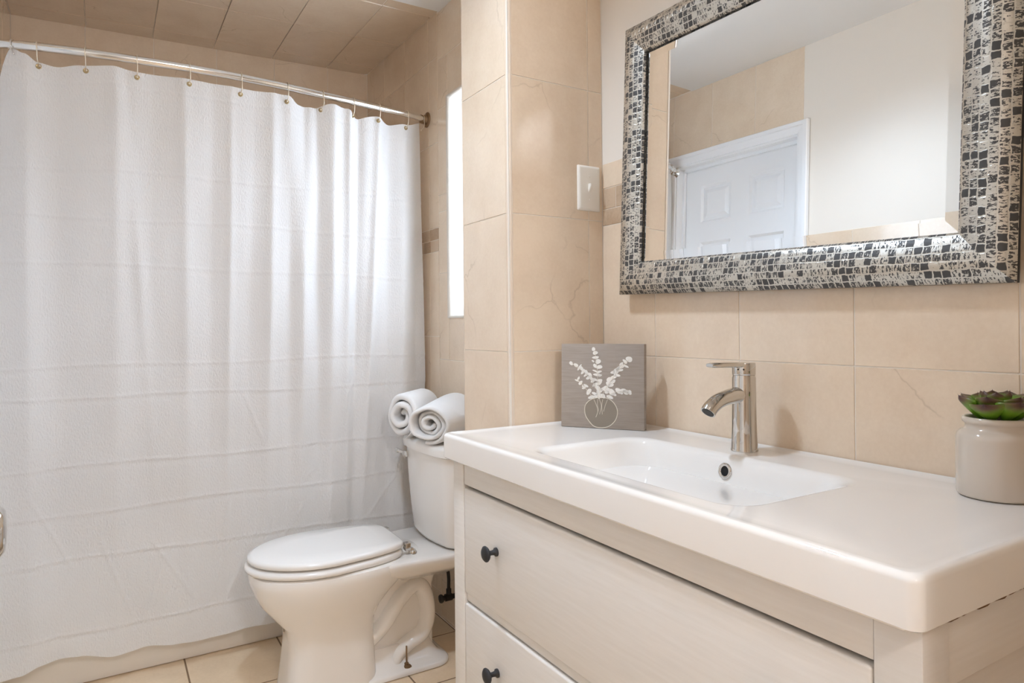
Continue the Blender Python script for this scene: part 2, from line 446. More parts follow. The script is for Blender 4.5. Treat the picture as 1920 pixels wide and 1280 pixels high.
# the window itself, set back in its reveal
wr = bpy.data.objects.new('window_1', None); C.objects.link(wr); wr.location = (XW + 0.128, (WIN[0] + WIN[1]) / 2, (WIN[2] + WIN[3]) / 2); struct(wr)
hy, hz = (WIN[1] - WIN[0]) / 2, (WIN[3] - WIN[2]) / 2
bm = bmesh.new()
for a, b, c, d in ((-hy, hy, -hz, -hz + .035), (-hy, hy, hz - .035, hz), (-hy, -hy + .035, -hz + .035, hz - .035), (hy - .035, hy, -hz + .035, hz - .035), (-hy + .035, hy - .035, -0.015, 0.015)):
    box(bm, -0.008, 0.02, a, b, c, d, 0.002)
obj('window_frame', bm, MT['trim_paint'], wr)
bm = bmesh.new(); box(bm, 0.004, 0.007, -hy + .03, hy - .03, -hz + .03, hz - .03)
obj('window_pane', bm, MT['pane'], wr)

# wing wall between vanity and toilet
bm = bmesh.new()
box(bm, XP + T, XW + T, YL + T, YP2 - T, -0.02, ZC + 0.06)
rows = [0, 0.0732, 0.4032, 0.7332, 1.0632, 1.3932, 1.7232, 2.0532, ZC]
tiles(bm, (0, YL + T, 0), (1, 0, 0), (0, 0, 1), (0, -1, 0), [XP + 0.011, 1.0560, XW], rows, 1)
tiles(bm, (XP + T, 0, 0), (0, 1, 0), (0, 0, 1), (-1, 0, 0), [YL + 0.011, YP2 - 0.006], rows, 1)
tiles(bm, (0, YP2 - T, 0), (1, 0, 0), (0, 0, 1), (0, 1, 0), [XP + 0.006, 1.0560, XW], rows, 1)
# rounded corner
lp = []
for z in (0, ZC):
    lp.append([(XP + 0.0102 - 0.0102 * sin(a), YL + 0.0102 - 0.0102 * cos(a), z) for a in [k / 8 * pi / 2 for k in range(9)]] + [(XP + 0.012, YL + 0.012, z)])
n0 = len(bm.faces)
loft(bm, lp)
bm.faces.ensure_lookup_table()
for f in bm.faces[n0:]: f.material_index = 2
lp = []
for z in (0, ZC):
    lp.append([(XP + 0.0055 - 0.0055 * sin(a), YP2 - 0.0055 + 0.0055 * cos(a), z) for a in [k / 5 * pi / 2 for k in range(6)]] + [(XP + 0.008, YP2 - 0.008, z)])
n0 = len(bm.faces); loft(bm, lp); bm.faces.ensure_lookup_table()
for f in bm.faces[n0:]: f.material_index = 2
MT['bullnose'] = simple('bullnose_tile', (0.70, 0.585, 0.47), 0.25)
struct(obj('wall_wing', bm, [MT['grout'], MT['tile'], MT['bullnose']]))

# back wall of the bath
bm = bmesh.new()
slab(bm, (0, YB + T, 0), (1, 0, 0), (0, 0, 1), (0, -1, 0), (XL - 0.1, XW + 0.1, -0.02, ZC + 0.06), (), 0.1, 0)
tiles(bm, (0, YB + T, 0), (1, 0, 0), (0, 0, 1), (0, -1, 0), [XL2, -0.066, 0.177, 0.420, 0.663, 0.906, XW], [0.4, 0.68, 1.01, 1.34, 1.67, 1.96, ZC + 0.03], 1, gap=0.002)
struct(obj('wall_back', bm, [MT['grout'], MT['tile']]))

# left wall with the doorway to the closet, plus the thicker stretch beside the bath
DY0, DY1, DZ = 1.755, 2.445, 1.972
bm = bmesh.new()
O, U, V, NN = (XL - T, 0, 0), (0, 1, 0), (0, 0, 1), (1, 0, 0)
HOLE = (DY0, DY1, -0.03, DZ)
slab(bm, O, U, V, NN, (YF - 0.12, YB + 0.1, -0.02, ZC + 0.06), [HOLE], 0.1, 0)
TE = 1.733
tiles(bm, O, U, V, NN, [TE, 1.976, 2.2215, 2.467, 2.70, 2.945, YB], [0, 0.03, 0.36, 0.69, 1.02, 1.35, 1.68, 2.005, ZC], 1, [HOLE])
lc = [YF, 0.285, 0.53, 0.775, 1.02, 1.265, 1.51, TE]
tiles(bm, O, U, V, NN, lc, [0, 0.06, 0.39, 0.72, 1.05, 1.38], 1)
tiles(bm, O, U, V, NN, steps(YF, TE, 0.062, YF + 0.02), [1.38, 1.4225], 2)
tiles(bm, O, U, V, NN, steps(YF, TE, 0.105, YF + 0.07), [1.4225, 1.478], 2)
tiles(bm, O, U, V, NN, lc, [1.478, 1.545], 1)
slab(bm, (XL - 0.0015, 0, 0), U, V, NN, (YF, TE - 0.001, 1.5455, ZC), (), 0.004, 3)
struct(obj('wall_left', bm, [MT['grout'], MT['tile'], MT['border'], MT['paint']]))
# six panel door in the left wall
dr = bpy.data.objects.new('door_1', None); C.objects.link(dr); dr.location = (XL, DY0, 0); struct(dr)
DW = DY1 - DY0
def panel_door(width, height, thick, cols, rws, face=1):
    """door leaf in local y (width) and z, face towards +x, with raised panels"""
    bm = bmesh.new()
    cells = [(c0, c1, r0, r1) for c0, c1 in cols for r0, r1 in rws]
    slab(bm, (0, 0, 0), (0, 1, 0), (0, 0, 1), (1, 0, 0), (0, width, 0, height), cells, thick)
    for c0, c1, r0, r1 in cells:
        prev = None; loops = []
        for ins, dep in ((0, 0), (0.010, -0.010), (0.020, -0.010), (0.038, -0.003)):
            loops.append([(dep, c0 + ins, r0 + ins), (dep, c1 - ins, r0 + ins), (dep, c1 - ins, r1 - ins), (dep, c0 + ins, r1 - ins)])
        loft(bm, loops, False, True)
    return bm
cols = [(0.098, 0.283), (0.385, 0.570)]
rws = [(0.18, 0.76), (0.92, 1.576), (1.674, 1.854)]
o = obj('door_leaf', panel_door(DW - 0.012, DZ - 0.022, 0.035, cols, rws), MT['trim_paint'], dr); o.location = (-0.055, 0.006, 0.012)
bm = bmesh.new()
box(bm, -0.10, 0.0, 0.0, 0.018 - 0.012, 0, DZ); box(bm, -0.10, 0.0, DW - 0.006, DW, 0, DZ); box(bm, -0.10, 0.0, 0, DW, DZ - 0.008, DZ)
box(bm, -0.052, -0.038, 0.006, 0.02, 0, DZ - 0.01); box(bm, -0.052, -0.038, DW - 0.02, DW - 0.006, 0, DZ - 0.01); box(bm, -0.052, -0.038, 0.02, DW - 0.02, DZ - 0.024, DZ - 0.008)
obj('door_jamb', bm, MT['trim_paint'], dr)
bm = bmesh.new()
prof = [(0.0, 0.0), (0.0, 0.010), (0.010, 0.013), (0.030, 0.015), (0.032, 0.020), (0.048, 0.020), (0.051, 0.016), (0.051, 0.0)]
loops = []
for off, h in prof:
    loops.append([(h, -off, 0.0), (h, -off, DZ + off), (h, DW + off, DZ + off), (h, DW + off, 0.0)])
rowsv = [[bm.verts.new(p) for p in lp] for lp in loops]
for a, b in zip(rowsv, rowsv[1:]):
    for i in range(3): bm.faces.new((a[i], a[i + 1], b[i + 1], b[i]))
obj('door_casing', bm, MT['trim_paint'], dr)
bm = bmesh.new()
lathe(bm, [(0.030, -0.055), (0.030, -0.050), (0.012, -0.047), (0.012, -0.02), (0.024, -0.008), (0.027, 0.004), (0.018, 0.014), (0.004, 0.017)], 24, 'x', (0, 0.062, 0.93))
obj('door_handle', bm, MT['chrome'], dr, auto=40)

# front wall with the entry doorway, a plain hall behind it
EX0, EX1, EZ = -0.185, 0.560, 2.30  # opening raised nearly to the ceiling so the added hall fill passes
bm = bmesh.new()
O, U, V, NN = (0, YF - T, 0), (1, 0, 0), (0, 0, 1), (0, 1, 0)
HO = (EX0, EX1, -0.03, EZ)
slab(bm, O, U, V, NN, (XL - 0.1, XW + 0.1, -0.02, ZC + 0.06), [HO], 0.116, 0)
tiles(bm, O, U, V, NN, [XL, EX0, EX1, 0.87, XW], [0, 0.06, 0.39, 0.72, 1.05, 1.38, 1.54], 1, [HO])
slab(bm, (0, YF - 0.0015, 0), U, V, NN, (XL, XW, 1.5405, ZC), [HO], 0.004, 3)
struct(obj('wall_front', bm, [MT['grout'], MT['tile'], MT['border'], MT['paint']]))
bm = bmesh.new()
hx0, hx1, hy0, hy1 = -1.1, 1.6, -1.5, YF - 0.12
slab(bm, (0, hy0, 0), (1, 0, 0), (0, 0, 1), (0, 1, 0), (hx0 - .1, hx1 + .1, -0.02, ZC + 0.06), (), 0.1)
slab(bm, (hx0, 0, 0), (0, 1, 0), (0, 0, 1), (1, 0, 0), (hy0, hy1, -0.02, ZC + 0.06), (), 0.1)
slab(bm, (hx1, 0, 0), (0, 1, 0), (0, 0, 1), (-1, 0, 0), (hy0, hy1, -0.02, ZC + 0.06), (), 0.1)
slab(bm, (0, hy1 + 0.02, 0), (1, 0, 0), (0, 0, 1), (0, -1, 0), (hx0, XL - 0.1, -0.02, ZC + 0.06), (), 0.05)
slab(bm, (0, hy1 + 0.02, 0), (1, 0, 0), (0, 0, 1), (0, -1, 0), (XW + 0.1, hx1, -0.02, ZC + 0.06), (), 0.05)
struct(obj('wall_hall', bm, MT['hall_paint']))

# entry door standing open along the left of the doorway
d2 = bpy.data.objects.new('door_2', None); C.objects.link(d2); d2.location = (-0.137, YF + 0.03, 0); struct(d2)
o = obj('door_leaf', panel_door(0.762, 2.0, 0.035, [(0.09, 0.33), (0.432, 0.672)], [(0.2, 0.78), (0.94, 1.58), (1.68, 1.88)]), MT['trim_paint'], d2); o.location = (0, 0, 0.012)
bm = bmesh.new()
KY, KZ = 0.803 - YF - 0.03, 0.932
lathe(bm, [(0.031, 0.0), (0.031, 0.004), (0.026, 0.008), (0.011, 0.011), (0.010, 0.026), (0.019, 0.031), (0.0265, 0.040), (0.0265, 0.046), (0.020, 0.0515), (0.004, 0.053)], 32, 'x', (0, KY, KZ))
kn = obj('door_handle', bm, MT['chrome'], d2, auto=40); kn['label'] = 'round chrome knob'

# ceiling: white panel and the tiled stretch over the bath
bm = bmesh.new()
box(bm, -1.2, XW + 0.12, -1.6, YB + 0.1, ZC + 0.026, ZC + 0.12)
box(bm, -1.2, XW + 0.12, -1.6, 2.352, ZC, ZC + 0.03)
struct(obj('ceiling', bm, MT['ceiling_paint']))
bm = bmesh.new()
slab(bm, (0, 0, ZC + 0.004), (1, 0, 0), (0, 1, 0), (0, 0, -1), (XL, XW, 2.352, YB), (), 0.02, 0)
tiles(bm, (0, 0, ZC + 0.004), (1, 0, 0), (0, 1, 0), (0, 0, -1), [XL2 - 0.1, -0.306, -0.063, 0.172, 0.405, 0.651, 0.90, XW], [2.352, 2.418, 2.753, 3.075, YB], 1, gap=0.0022, ch=0.0012)
# the tiled stretch climbs a little towards the window wall, as it does over the bath
for v in bm.verts:
    k = (v.co.y - 2.352) / (YB - 2.352)
    if k > 0: v.co.z += k * (0.022 * (v.co.x - 0.15) / 0.95 * 0.9 + 0.004)
struct(obj('ceiling_bath', bm, [MT['grout'], MT['tile']]))

# floor
bm = bmesh.new()
box(bm, -1.2, XW + 0.1, -1.6, YB + 0.1, -0.06, -0.003)
fx = [XL, -0.394, -0.089, 0.2175, 0.5225, 0.8275, XW]
fy = [-1.5, -1.1, -0.80, -0.49, -0.185, 0.12, 0.425, 0.73, 1.035, 1.34, 1.645, 1.95, 2.247, 2.56]
tiles(bm, (0, 0, -0.004), (1, 0, 0), (0, 1, 0), (0, 0, 1), fx, fy, 1, gap=0.005)
struct(obj('floor', bm, [MT['floor_grout'], MT['floor_tile']]))

# ------------------------------------------------------------------ bath tub behind the curtain
tub = thing('bathtub', 'white bathtub showing its apron below the shower curtain', 'bathtub', (0, 0, 0))
bm = bmesh.new()
x0, x1 = XL2 + 0.002, XW - 0.002
lp = [rr(x0, x1, YT + 0.012, YB - 0.003, 0.004, 0.0), rr(x0, x1, YT + 0.006, YB - 0.003, 0.004, 0.02), rr(x0, x1, YT, YB - 0.003, 0.004, 0.46),
      rr(x0, x1, YT - 0.004, YB - 0.003, 0.004, 0.485), rr(x0, x1, YT + 0.004, YB - 0.003, 0.008, 0.498), rr(x0 + 0.01, x1 - 0.01, YT + 0.012, YB - 0.01, 0.01, 0.50),
      rr(x0 + 0.08, x1 - 0.08, YT + 0.07, YB - 0.06, 0.12, 0.50), rr(x0 + 0.09, x1 - 0.09, YT + 0.08, YB - 0.07, 0.12, 0.485),
      rr(x0 + 0.14, x1 - 0.14, YT + 0.10, YB - 0.09, 0.14, 0.15), rr(x0 + 0.22, x1 - 0.22, YT + 0.16, YB - 0.15, 0.12, 0.10)]
loft(bm, lp)
obj('shell', bm, MT['tub'], tub, auto=45)

# ------------------------------------------------------------------ shower rod and curtain
ROD = [(-0.304, 2.452), (-0.2522, 2.412), (-0.1673, 2.385), (-0.0487, 2.364), (0.0869, 2.352), (0.2296, 2.345), (0.3806, 2.3485), (0.538, 2.364), (0.6577, 2.381), (0.7719, 2.397), (0.8808, 2.416), (0.9941, 2.437), (1.0970, 2.466)]
ROD = catmull([(x, y, 1.95) for x, y in ROD], 8)
def rod_at(x):
    for a, b in zip(ROD, ROD[1:]):
        if a.x <= x <= b.x:
            k = (x - a.x) / (b.x - a.x); return a.y + (b.y - a.y) * k, atan2(b.y - a.y, b.x - a.x)
    return ROD[-1].y, 0.2
rod = thing('shower_rod', 'long curved polished steel shower rod spanning above the curtain', 'shower rod', (0, 0, 0))
bm = bmesh.new(); tube(bm, ROD, [0.0125 if -0.21 < p.x < 0.93 else 0.0112 for p in ROD], 20)
obj('bar', bm, MT['rod'], rod, auto=60)
bm = bmesh.new()
lathe(bm, [(0.030, 0.0), (0.030, -0.003), (0.026, -0.006), (0.020, -0.007), (0.018, -0.012), (0.0165, -0.030), (0.013, -0.032)], 28, 'x', (XW - 0.0005, 2.466, 1.95))
fl = obj('wall_flange', bm, MT['bronze'], rod, auto=40); fl['label'] = 'brown bronze wall flange'
bm = bmesh.new()
lathe(bm, [(0.030, 0.0), (0.030, 0.003), (0.024, 0.007), (0.0165, 0.012), (0.0165, 0.03), (0.013, 0.032)], 28, 'x', (XL2 + 0.0005, 2.452, 1.95))
obj('wall_flange', bm, MT['rod'], rod, auto=40)

TOPZ = [(-0.26, 1.944), (-0.2308, 1.9463), (-0.2019, 1.9366), (-0.1701, 1.9195), (-0.1244, 1.9172), (-0.0639, 1.9305), (0.0196, 1.9417), (0.0919, 1.9371), (0.2367, 1.9416), (0.392, 1.9392), (0.55, 1.9389), (0.5865, 1.9167), (0.6426, 1.9163), (0.7002, 1.9334), (0.7591, 1.9253), (0.7949, 1.9015), (0.8709, 1.9151), (0.9234, 1.8968), (0.9881, 1.9023), (1.0659, 1.92), (1.10, 1.92)]
BOTZ = [(-0.30, 0.099), (-0.2761, 0.0991), (-0.2319, 0.1025), (-0.18, 0.118), (-0.1268, 0.122), (-0.0791, 0.117), (0.0124, 0.0953), (0.0562, 0.0957), (0.101, 0.1000), (0.1854, 0.0884), (0.2653, 0.0835), (0.4345, 0.0921), (0.6, 0.09), (0.8, 0.10), (1.1, 0.10)]
def interp(tab, x):
    if x <= tab[0][0]: return tab[0][1]
    for (a, va), (b, vb) in zip(tab, tab[1:]):
        if x <= b:
            k = (x - a) / (b - a); k = k * k * (3 - 2 * k); return va + (vb - va) * k
    return tab[-1][1]
# folds: x at the top, x at the bottom, width, depth at top, depth at middle, depth at bottom
FOLDS = [(-0.20, -0.20, 0.030, -0.010, -0.020, -0.012), (-0.12, -0.135, 0.055, 0.022, 0.020, 0.010), (0.03, 0.02, 0.030, -0.012, -0.014, -0.008),
         (0.055, 0.16, 0.018, 0.006, -0.010, 0.0), (0.13, 0.10, 0.045, 0.010, 0.010, 0.004), (0.215, 0.23, 0.022, -0.008, -0.013, -0.004), (0.30, 0.29, 0.030, 0.008, 0.012, 0.004),
         (0.355, 0.345, 0.014, -0.004, -0.012, -0.003), (0.43, 0.40, 0.028, 0.004, 0.012, 0.003), (0.49, 0.47, 0.020, -0.010, -0.020, -0.006), (0.545, 0.56, 0.022, -0.012, 0.016, 0.004),
         (0.60, 0.585, 0.022, 0.022, -0.022, -0.006), (0.645, 0.66, 0.022, 0.018, 0.020, 0.006), (0.705, 0.69, 0.024, -0.018, -0.024, -0.008), (0.765, 0.755, 0.016, -0.020, -0.016, -0.004),
         (0.805, 0.77, 0.020, 0.024, 0.022, 0.008), (0.885, 0.80, 0.014, -0.016, -0.024, -0.004), (0.935, 0.90, 0.030, 0.024, 0.018, 0.008), (0.99, 0.97, 0.030, -0.010, -0.022, -0.008), (1.05, 1.03, 0.018, 0.0, 0.010, 0.004)]
CREASE = [1.6114, 1.4662, 1.321, 1.0165, 0.9163, 0.7071, 0.5641, 0.4139, 0.1931]
WRINKLES = [(0.06, 0.22, -0.02, 0.46), (0.10, 0.20, 0.17, 0.42), (0.12, 0.44, 0.24, 0.24), (0.34, 0.20, 0.42, 0.40), (0.28, 0.18, 0.36, 0.42), (0.50, 0.34, 0.60, 0.50), (0.74, 0.86, 0.80, 0.95), (0.62, 0.60, 0.70, 0.70), (0.36, 0.56, 0.30, 0.36), (-0.10, 0.40, -0.20, 0.62), (0.84, 0.42, 0.95, 0.56), (0.40, 0.90, 0.46, 0.74)]
def curtain_y(x, s, z):
    yt = rod_at(max(-0.30, min(1.09, x)))[0] + 0.012
    yb = 2.462 + 0.012 * sin(x * 5 + 1)
    k = min(1, (1 - s) * 1.15); k = k * k * (3 - 2 * k)
    y = yt + (yb - yt) * k
    q = 1 - s
    for xt, xb, wd, a, m, b in FOLDS:
        xc = xt + (xb - xt) * q
        if q < 0.35: am = a + (m - a) * (q / 0.35)
        else: am = m + (b - m) * min(1, (q - 0.35) / 0.45)
        ww = wd * (1 + 0.25 * q)
        y += 0.80 * am * math.exp(-abs((x - xc) / ww) ** 1.7)
    for zc in CREASE:
        zz = zc + 0.004 * sin(x * 9 + zc * 20) + 0.012 * (x - 0.3) * sin(zc * 13)
        y += -0.0015 * math.exp(-((z - zz) / 0.0042) ** 2) + 0.0008 * math.exp(-((z - zz + 0.012) / 0.008) ** 2)
    for xa, za, xb, zb in WRINKLES:
        dx, dz = xb - xa, zb - za; ln = hypot(dx, dz); t = ((x - xa) * dx + (z - za) * dz) / ln ** 2
        if -0.1 < t < 1.1:
            d = ((x - xa) * dz - (z - za) * dx) / ln
            if abs(d) < 0.03: y += -0.0017 * math.exp(-(d / 0.0055) ** 2) * max(0.0, min(1.0, t * 5 + 0.5)) * max(0.0, min(1.0, (1 - t) * 5 + 0.5))
    y += -0.0016 * math.exp(-((interp(TOPZ, x) - z - 0.052) / 0.004) ** 2)
    y += 0.0022 * sin(x * 17 + z * 7) * sin(z * 5 + x * 3) + 0.0015 * sin(x * 31 - z * 9)
    return y
def to_rod(x, z):
    k = 1.0
    for _ in range(3): k = (rod_at(max(-0.30, min(1.09, x * k)))[0] + 0.010) / 2.42
    return x * k, 1.1233 + (z - 1.1233) * k
TOPZ = [to_rod(x, z) for x, z in TOPZ]
cur = thing('shower_curtain', 'white crinkled fabric shower curtain hanging in front of the bathtub', 'shower curtain', (0.4, 2.42, 0.0))
NX, NZ = 380, 440
me = bpy.data.meshes.new('fabric')
vs, fs, uvs = [], [], []
for j in range(NZ + 1):
    s = j / NZ
    xl_ = -0.231 - 0.062 * min(1, (1 - s) * 6) ** 0.6; xr_ = 1.0665 + 0.016 * sin(min(1, (1 - s) * 1.6) * pi / 2) - 0.07 * max(0, (1 - s) - 0.55) / 0.45
    for i in range(NX + 1):
        x = xl_ + (xr_ - xl_) * i / NX
        z = interp(BOTZ, x) + (interp(TOPZ, x) - interp(BOTZ, x)) * s
        vs.append((x - 0.4, curtain_y(x, s, z) - 2.42, z)); uvs.append((x, z))
for j in range(NZ):
    for i in range(NX):
        a = j * (NX + 1) + i; fs.append((a, a + 1, a + NX + 2, a + NX + 1))
me.from_pydata(vs, [], fs)
ul = me.uv_layers.new(name='UVMap')
for lpp in me.loops: ul.data[lpp.index].uv = uvs[lpp.vertex_index]
link('fabric', me, MT['curtain'], cur, True)

GX = [(-0.1675, 1.9085), (-0.049, 1.9172), (0.0874, 1.9211), (0.2366, 1.9259), (0.3935, 1.9196), (0.5444, 1.9173), (0.6673, 1.9126), (0.7788, 1.9049), (0.877, 1.900), (0.988, 1.890)]
GX = [to_rod(x, z - 0.001) for x, z in GX]
for x, z in GX:
    s = 0.99; y = curtain_y(x, s, z)
    bm = bmesh.new()
    lathe(bm, [(0.0040, 0.001), (0.0042, -0.0026), (0.0062, -0.0030), (0.0076, -0.0016), (0.0078, 0.001)], 20, 'y', (x - 0.4, y - 2.42, z), False, False)
    lathe(bm, [(0.0043, -0.0012), (0.0043, 0.0008)], 16, 'y', (x - 0.4, y - 2.42, z))
    obj('grommet', bm, MT['brass'], cur, auto=40)

# wire hooks on the rod
hooks = [(-0.2265, 1.926)] + GX + [(1.075, 1.905)]
ords = ['first', 'second', 'third', 'fourth', 'fifth', 'sixth', 'seventh', 'eighth', 'ninth', 'tenth', 'eleventh', 'twelfth']
for k, (x, z) in enumerate(hooks):
    yr, an = rod_at(x)
    lab = 'thin metal wire curtain hook, %s from the left along the shower rod' % ords[k]
    if k == 0: lab = 'thin metal wire curtain hook at the far left end of the rod'
    if k == 11: lab = 'thin metal wire curtain hook nearest the brown wall flange'
    h = thing('curtain_hook', lab, 'curtain hook', (x, yr, 1.95), an, 'wire hooks along the shower rod')
    bm = bmesh.new()
    pts = []
    for q in range(15):
        a = pi * 0.5 + pi * 0.85 - q / 14 * pi * 1.7 + pi * 0.0
        pts.append((0, -0.0148 * cos(a - pi / 2 + pi / 2), 0.0148 * sin(a)))
    pts = [(0, 0.0148 * sin(t), 0.0148 * cos(t)) for t in [(-0.62 + 1.24 * q / 14) * pi for q in range(15)]]
    yg = (curtain_y(x, 0.99, z) - yr)
    dz = z - 1.95
    down = [(0, -0.013, -0.012), (0.001, -0.0135, -0.018), (0.001, min(-0.010, yg - 0.006), dz + 0.010), (0.0, yg - 0.006, dz + 0.001), (0.0, yg - 0.002, dz - 0.001)]
    pth = catmull(pts[::-1] + down, 3)
    tube(bm, pth, 0.0014, 8)
    lathe(bm, [(0.0005, 0.003), (0.0026, 0.002), (0.003, 0.0), (0.0026, -0.002), (0.0005, -0.003)], 10, 'y', (0, yg - 0.0055, dz))
    obj('wire', bm, MT['wire'] if k > 0 else MT['rod'], h, auto=60)

# ------------------------------------------------------------------ toilet (axis along x, front towards -x)
TY = 2.155
wc = thing('toilet', 'white two-piece toilet with closed lid between curtain and vanity', 'toilet', (0.45, TY, 0))
def P(lp): return [(x - 0.45, y - TY, z) for x, y, z in lp]
bm = bmesh.new()
def sec(z, xf, xb, hw, e, xc=None):
    xc = (xf + xb) / 2 if xc is None else xc
    return P(sup(xc, TY, xc - xf, xb - xc, hw, z, e, 64))
loops = [sec(0.0, 0.452, 0.735, 0.118, 4.5), sec(0.03, 0.456, 0.735, 0.116, 4.5), sec(0.10, 0.464, 0.733, 0.112, 4.2), sec(0.16, 0.468, 0.732, 0.112, 3.8), sec(0.205, 0.458, 0.738, 0.118, 3.2),
         sec(0.245, 0.422, 0.760, 0.136, 2.8, 0.60), sec(0.285, 0.390, 0.800, 0.157, 2.5, 0.60), sec(0.325, 0.371, 0.850, 0.172, 2.4, 0.60), sec(0.355, 0.363, 0.885, 0.179, 2.35, 0.60),
         sec(0.372, 0.361, 0.900, 0.181, 2.35, 0.60), sec(0.382, 0.364, 0.900, 0.178, 2.35, 0.60), sec(0.386, 0.374, 0.895, 0.168, 2.35, 0.60)]
loft(bm, loops)
bw = obj('bowl', bm, MT['toilet'], wc, auto=50)
# rear deck that carries the tank
bm = bmesh.new()
lp = []
for z, x0, x1, hw, r in ((0.300, 0.80, 1.00, 0.10, 0.03), (0.325, 0.76, 1.015, 0.142, 0.04), (0.345, 0.72, 1.022, 0.172, 0.05), (0.372, 0.70, 1.027, 0.182, 0.05), (0.380, 0.70, 1.026, 0.180, 0.05), (0.384, 0.71, 1.022, 0.173, 0.045)):
    l = rr(x0, x1, TY - hw, TY + hw, r, z)
    lp.append(P([(x, TY + (y - TY) * (0.90 + 0.10 * min(1, max(0, (x - 0.72) / 0.22))), zz) for x, y, zz in l]))
loft(bm, lp)
obj('deck', bm, MT['toilet'], wc, auto=50)
# sculpted trapway and foot
bm = bmesh.new()
trap = catmull([(0.70, TY, 0.10), (0.765, TY, 0.150), (0.825, TY, 0.225), (0.880, TY, 0.262), (0.915, TY, 0.225), (0.925, TY, 0.155), (0.905, TY, 0.098), (0.855, TY, 0.072), (0.815, TY, 0.045), (0.800, TY, 0.004)], 8)
def trap_loops(path, hw, r):
    out = []
    for i, p in enumerate(path):
        tg = (path[min(i + 1, len(path) - 1)] - path[max(i - 1, 0)]).normalized()
        nn = Vector((-tg.z, 0, tg.x))
        lp = []
        for k in range(24):
            a = 2 * pi * k / 24
            lp.append((p.x - 0.45 + nn.x * r * cos(a), hw * (abs(sin(a)) ** 0.8) * (1 if sin(a) > 0 else -1), max(0.002, p.z + nn.z * r * cos(a))))
        out.append(lp)
    return out
loft(bm, trap_loops(trap, 0.080, 0.032))
obj('trapway', bm, MT['toilet'], wc, auto=70)
bm = bmesh.new()
lp = [P(rr(0.72, 0.95, TY - 0.045, TY + 0.045, 0.02, 0.03)), P(rr(0.72, 0.95, TY - 0.045, TY + 0.045, 0.02, 0.25)), P(rr(0.72, 0.96, TY - 0.06, TY + 0.06, 0.02, 0.31))]
loft(bm, lp)
obj('web', bm, MT['toilet'], wc, auto=50)
bm = bmesh.new()
lp = []
for z, x0, x1, hw, r in ((0.0, 0.66, 0.990, 0.118, 0.06), (0.008, 0.66, 0.990, 0.118, 0.06), (0.014, 0.66, 0.984, 0.112, 0.055), (0.018, 0.66, 0.974, 0.098, 0.05), (0.026, 0.68, 0.962, 0.078, 0.05), (0.045, 0.69, 0.950, 0.066, 0.045), (0.080, 0.70, 0.938, 0.058, 0.04)):
    lp.append(P(rr(x0, x1, TY - hw, TY + hw, r, z)))
loft(bm, lp)
obj('foot', bm, MT['toilet'], wc, auto=50)
for sg in (-1, 1):
    bm = bmesh.new()
    lathe(bm, [(0.0195, 0.0), (0.0195, 0.002), (0.012, 0.006), (0.008, 0.007), (0.007, 0.011), (0.0026, 0.012), (0.0026, 0.066), (0.001, 0.067)], 18, 'z', (0.8320 - 0.45, sg * 0.086, 0.0150))
    bo = obj('floor_bolt', bm, MT['bronze'], wc, auto=40); bo['label'] = 'long rusty floor bolt with washer'
# seat and lid
def egg(xf, xb, hw, z, xc=0.58, n=96, back=0.10):
    out = []
    for k in range(n):
        t = 2 * pi * k / n; c, s = cos(t), sin(t)
        if c <= 0: x = xc + c * (xc - xf); y = s * hw
        else:
            e = 7.0; x = xc + (abs(c) ** (2 / e)) * (xb - xc); y = (abs(s) ** (2 / e)) * (1 if s > 0 else -1) * (hw - (hw - 0.128) * ((x - xc) / (xb - xc)) ** 1.5)
        out.append((x - 0.45, y, z))
    return out
bm = bmesh.new()
loft(bm, [egg(0.360, 0.816, 0.172, 0.3875), egg(0.352, 0.820, 0.180, 0.391), egg(0.349, 0.822, 0.183, 0.398), egg(0.352, 0.820, 0.180, 0.405), egg(0.360, 0.816, 0.172, 0.409)])
obj('seat', bm, MT['seat'], wc, auto=50)
bm = bmesh.new()
loft(bm, [egg(0.366, 0.812, 0.166, 0.4145), egg(0.360, 0.822, 0.174, 0.4165), egg(0.357, 0.824, 0.177, 0.423), egg(0.360, 0.822, 0.174, 0.4305), egg(0.372, 0.814, 0.162, 0.4345), egg(0.45, 0.76, 0.09, 0.4365)])
obj('lid', bm, MT['seat'], wc, auto=50)
for sg in (-1, 1):
    bm = bmesh.new()
    box(bm, 0.822 - 0.45, 0.842 - 0.45, sg * 0.098 - 0.013, sg * 0.098 + 0.013, 0.398, 0.424, 0.004)
    lathe(bm, [(0.0135, 0.384), (0.0135, 0.390), (0.009, 0.397), (0.003, 0.399)], 18, 'z', (0.852 - 0.45, sg * 0.098, 0))
    box(bm, 0.838 - 0.45, 0.854 - 0.45, sg * 0.098 - 0.008, sg * 0.098 + 0.008, 0.389, 0.404, 0.003)
    hg = obj('hinge', bm, MT['chrome'], wc, auto=40); hg['label'] = 'chrome seat hinge'
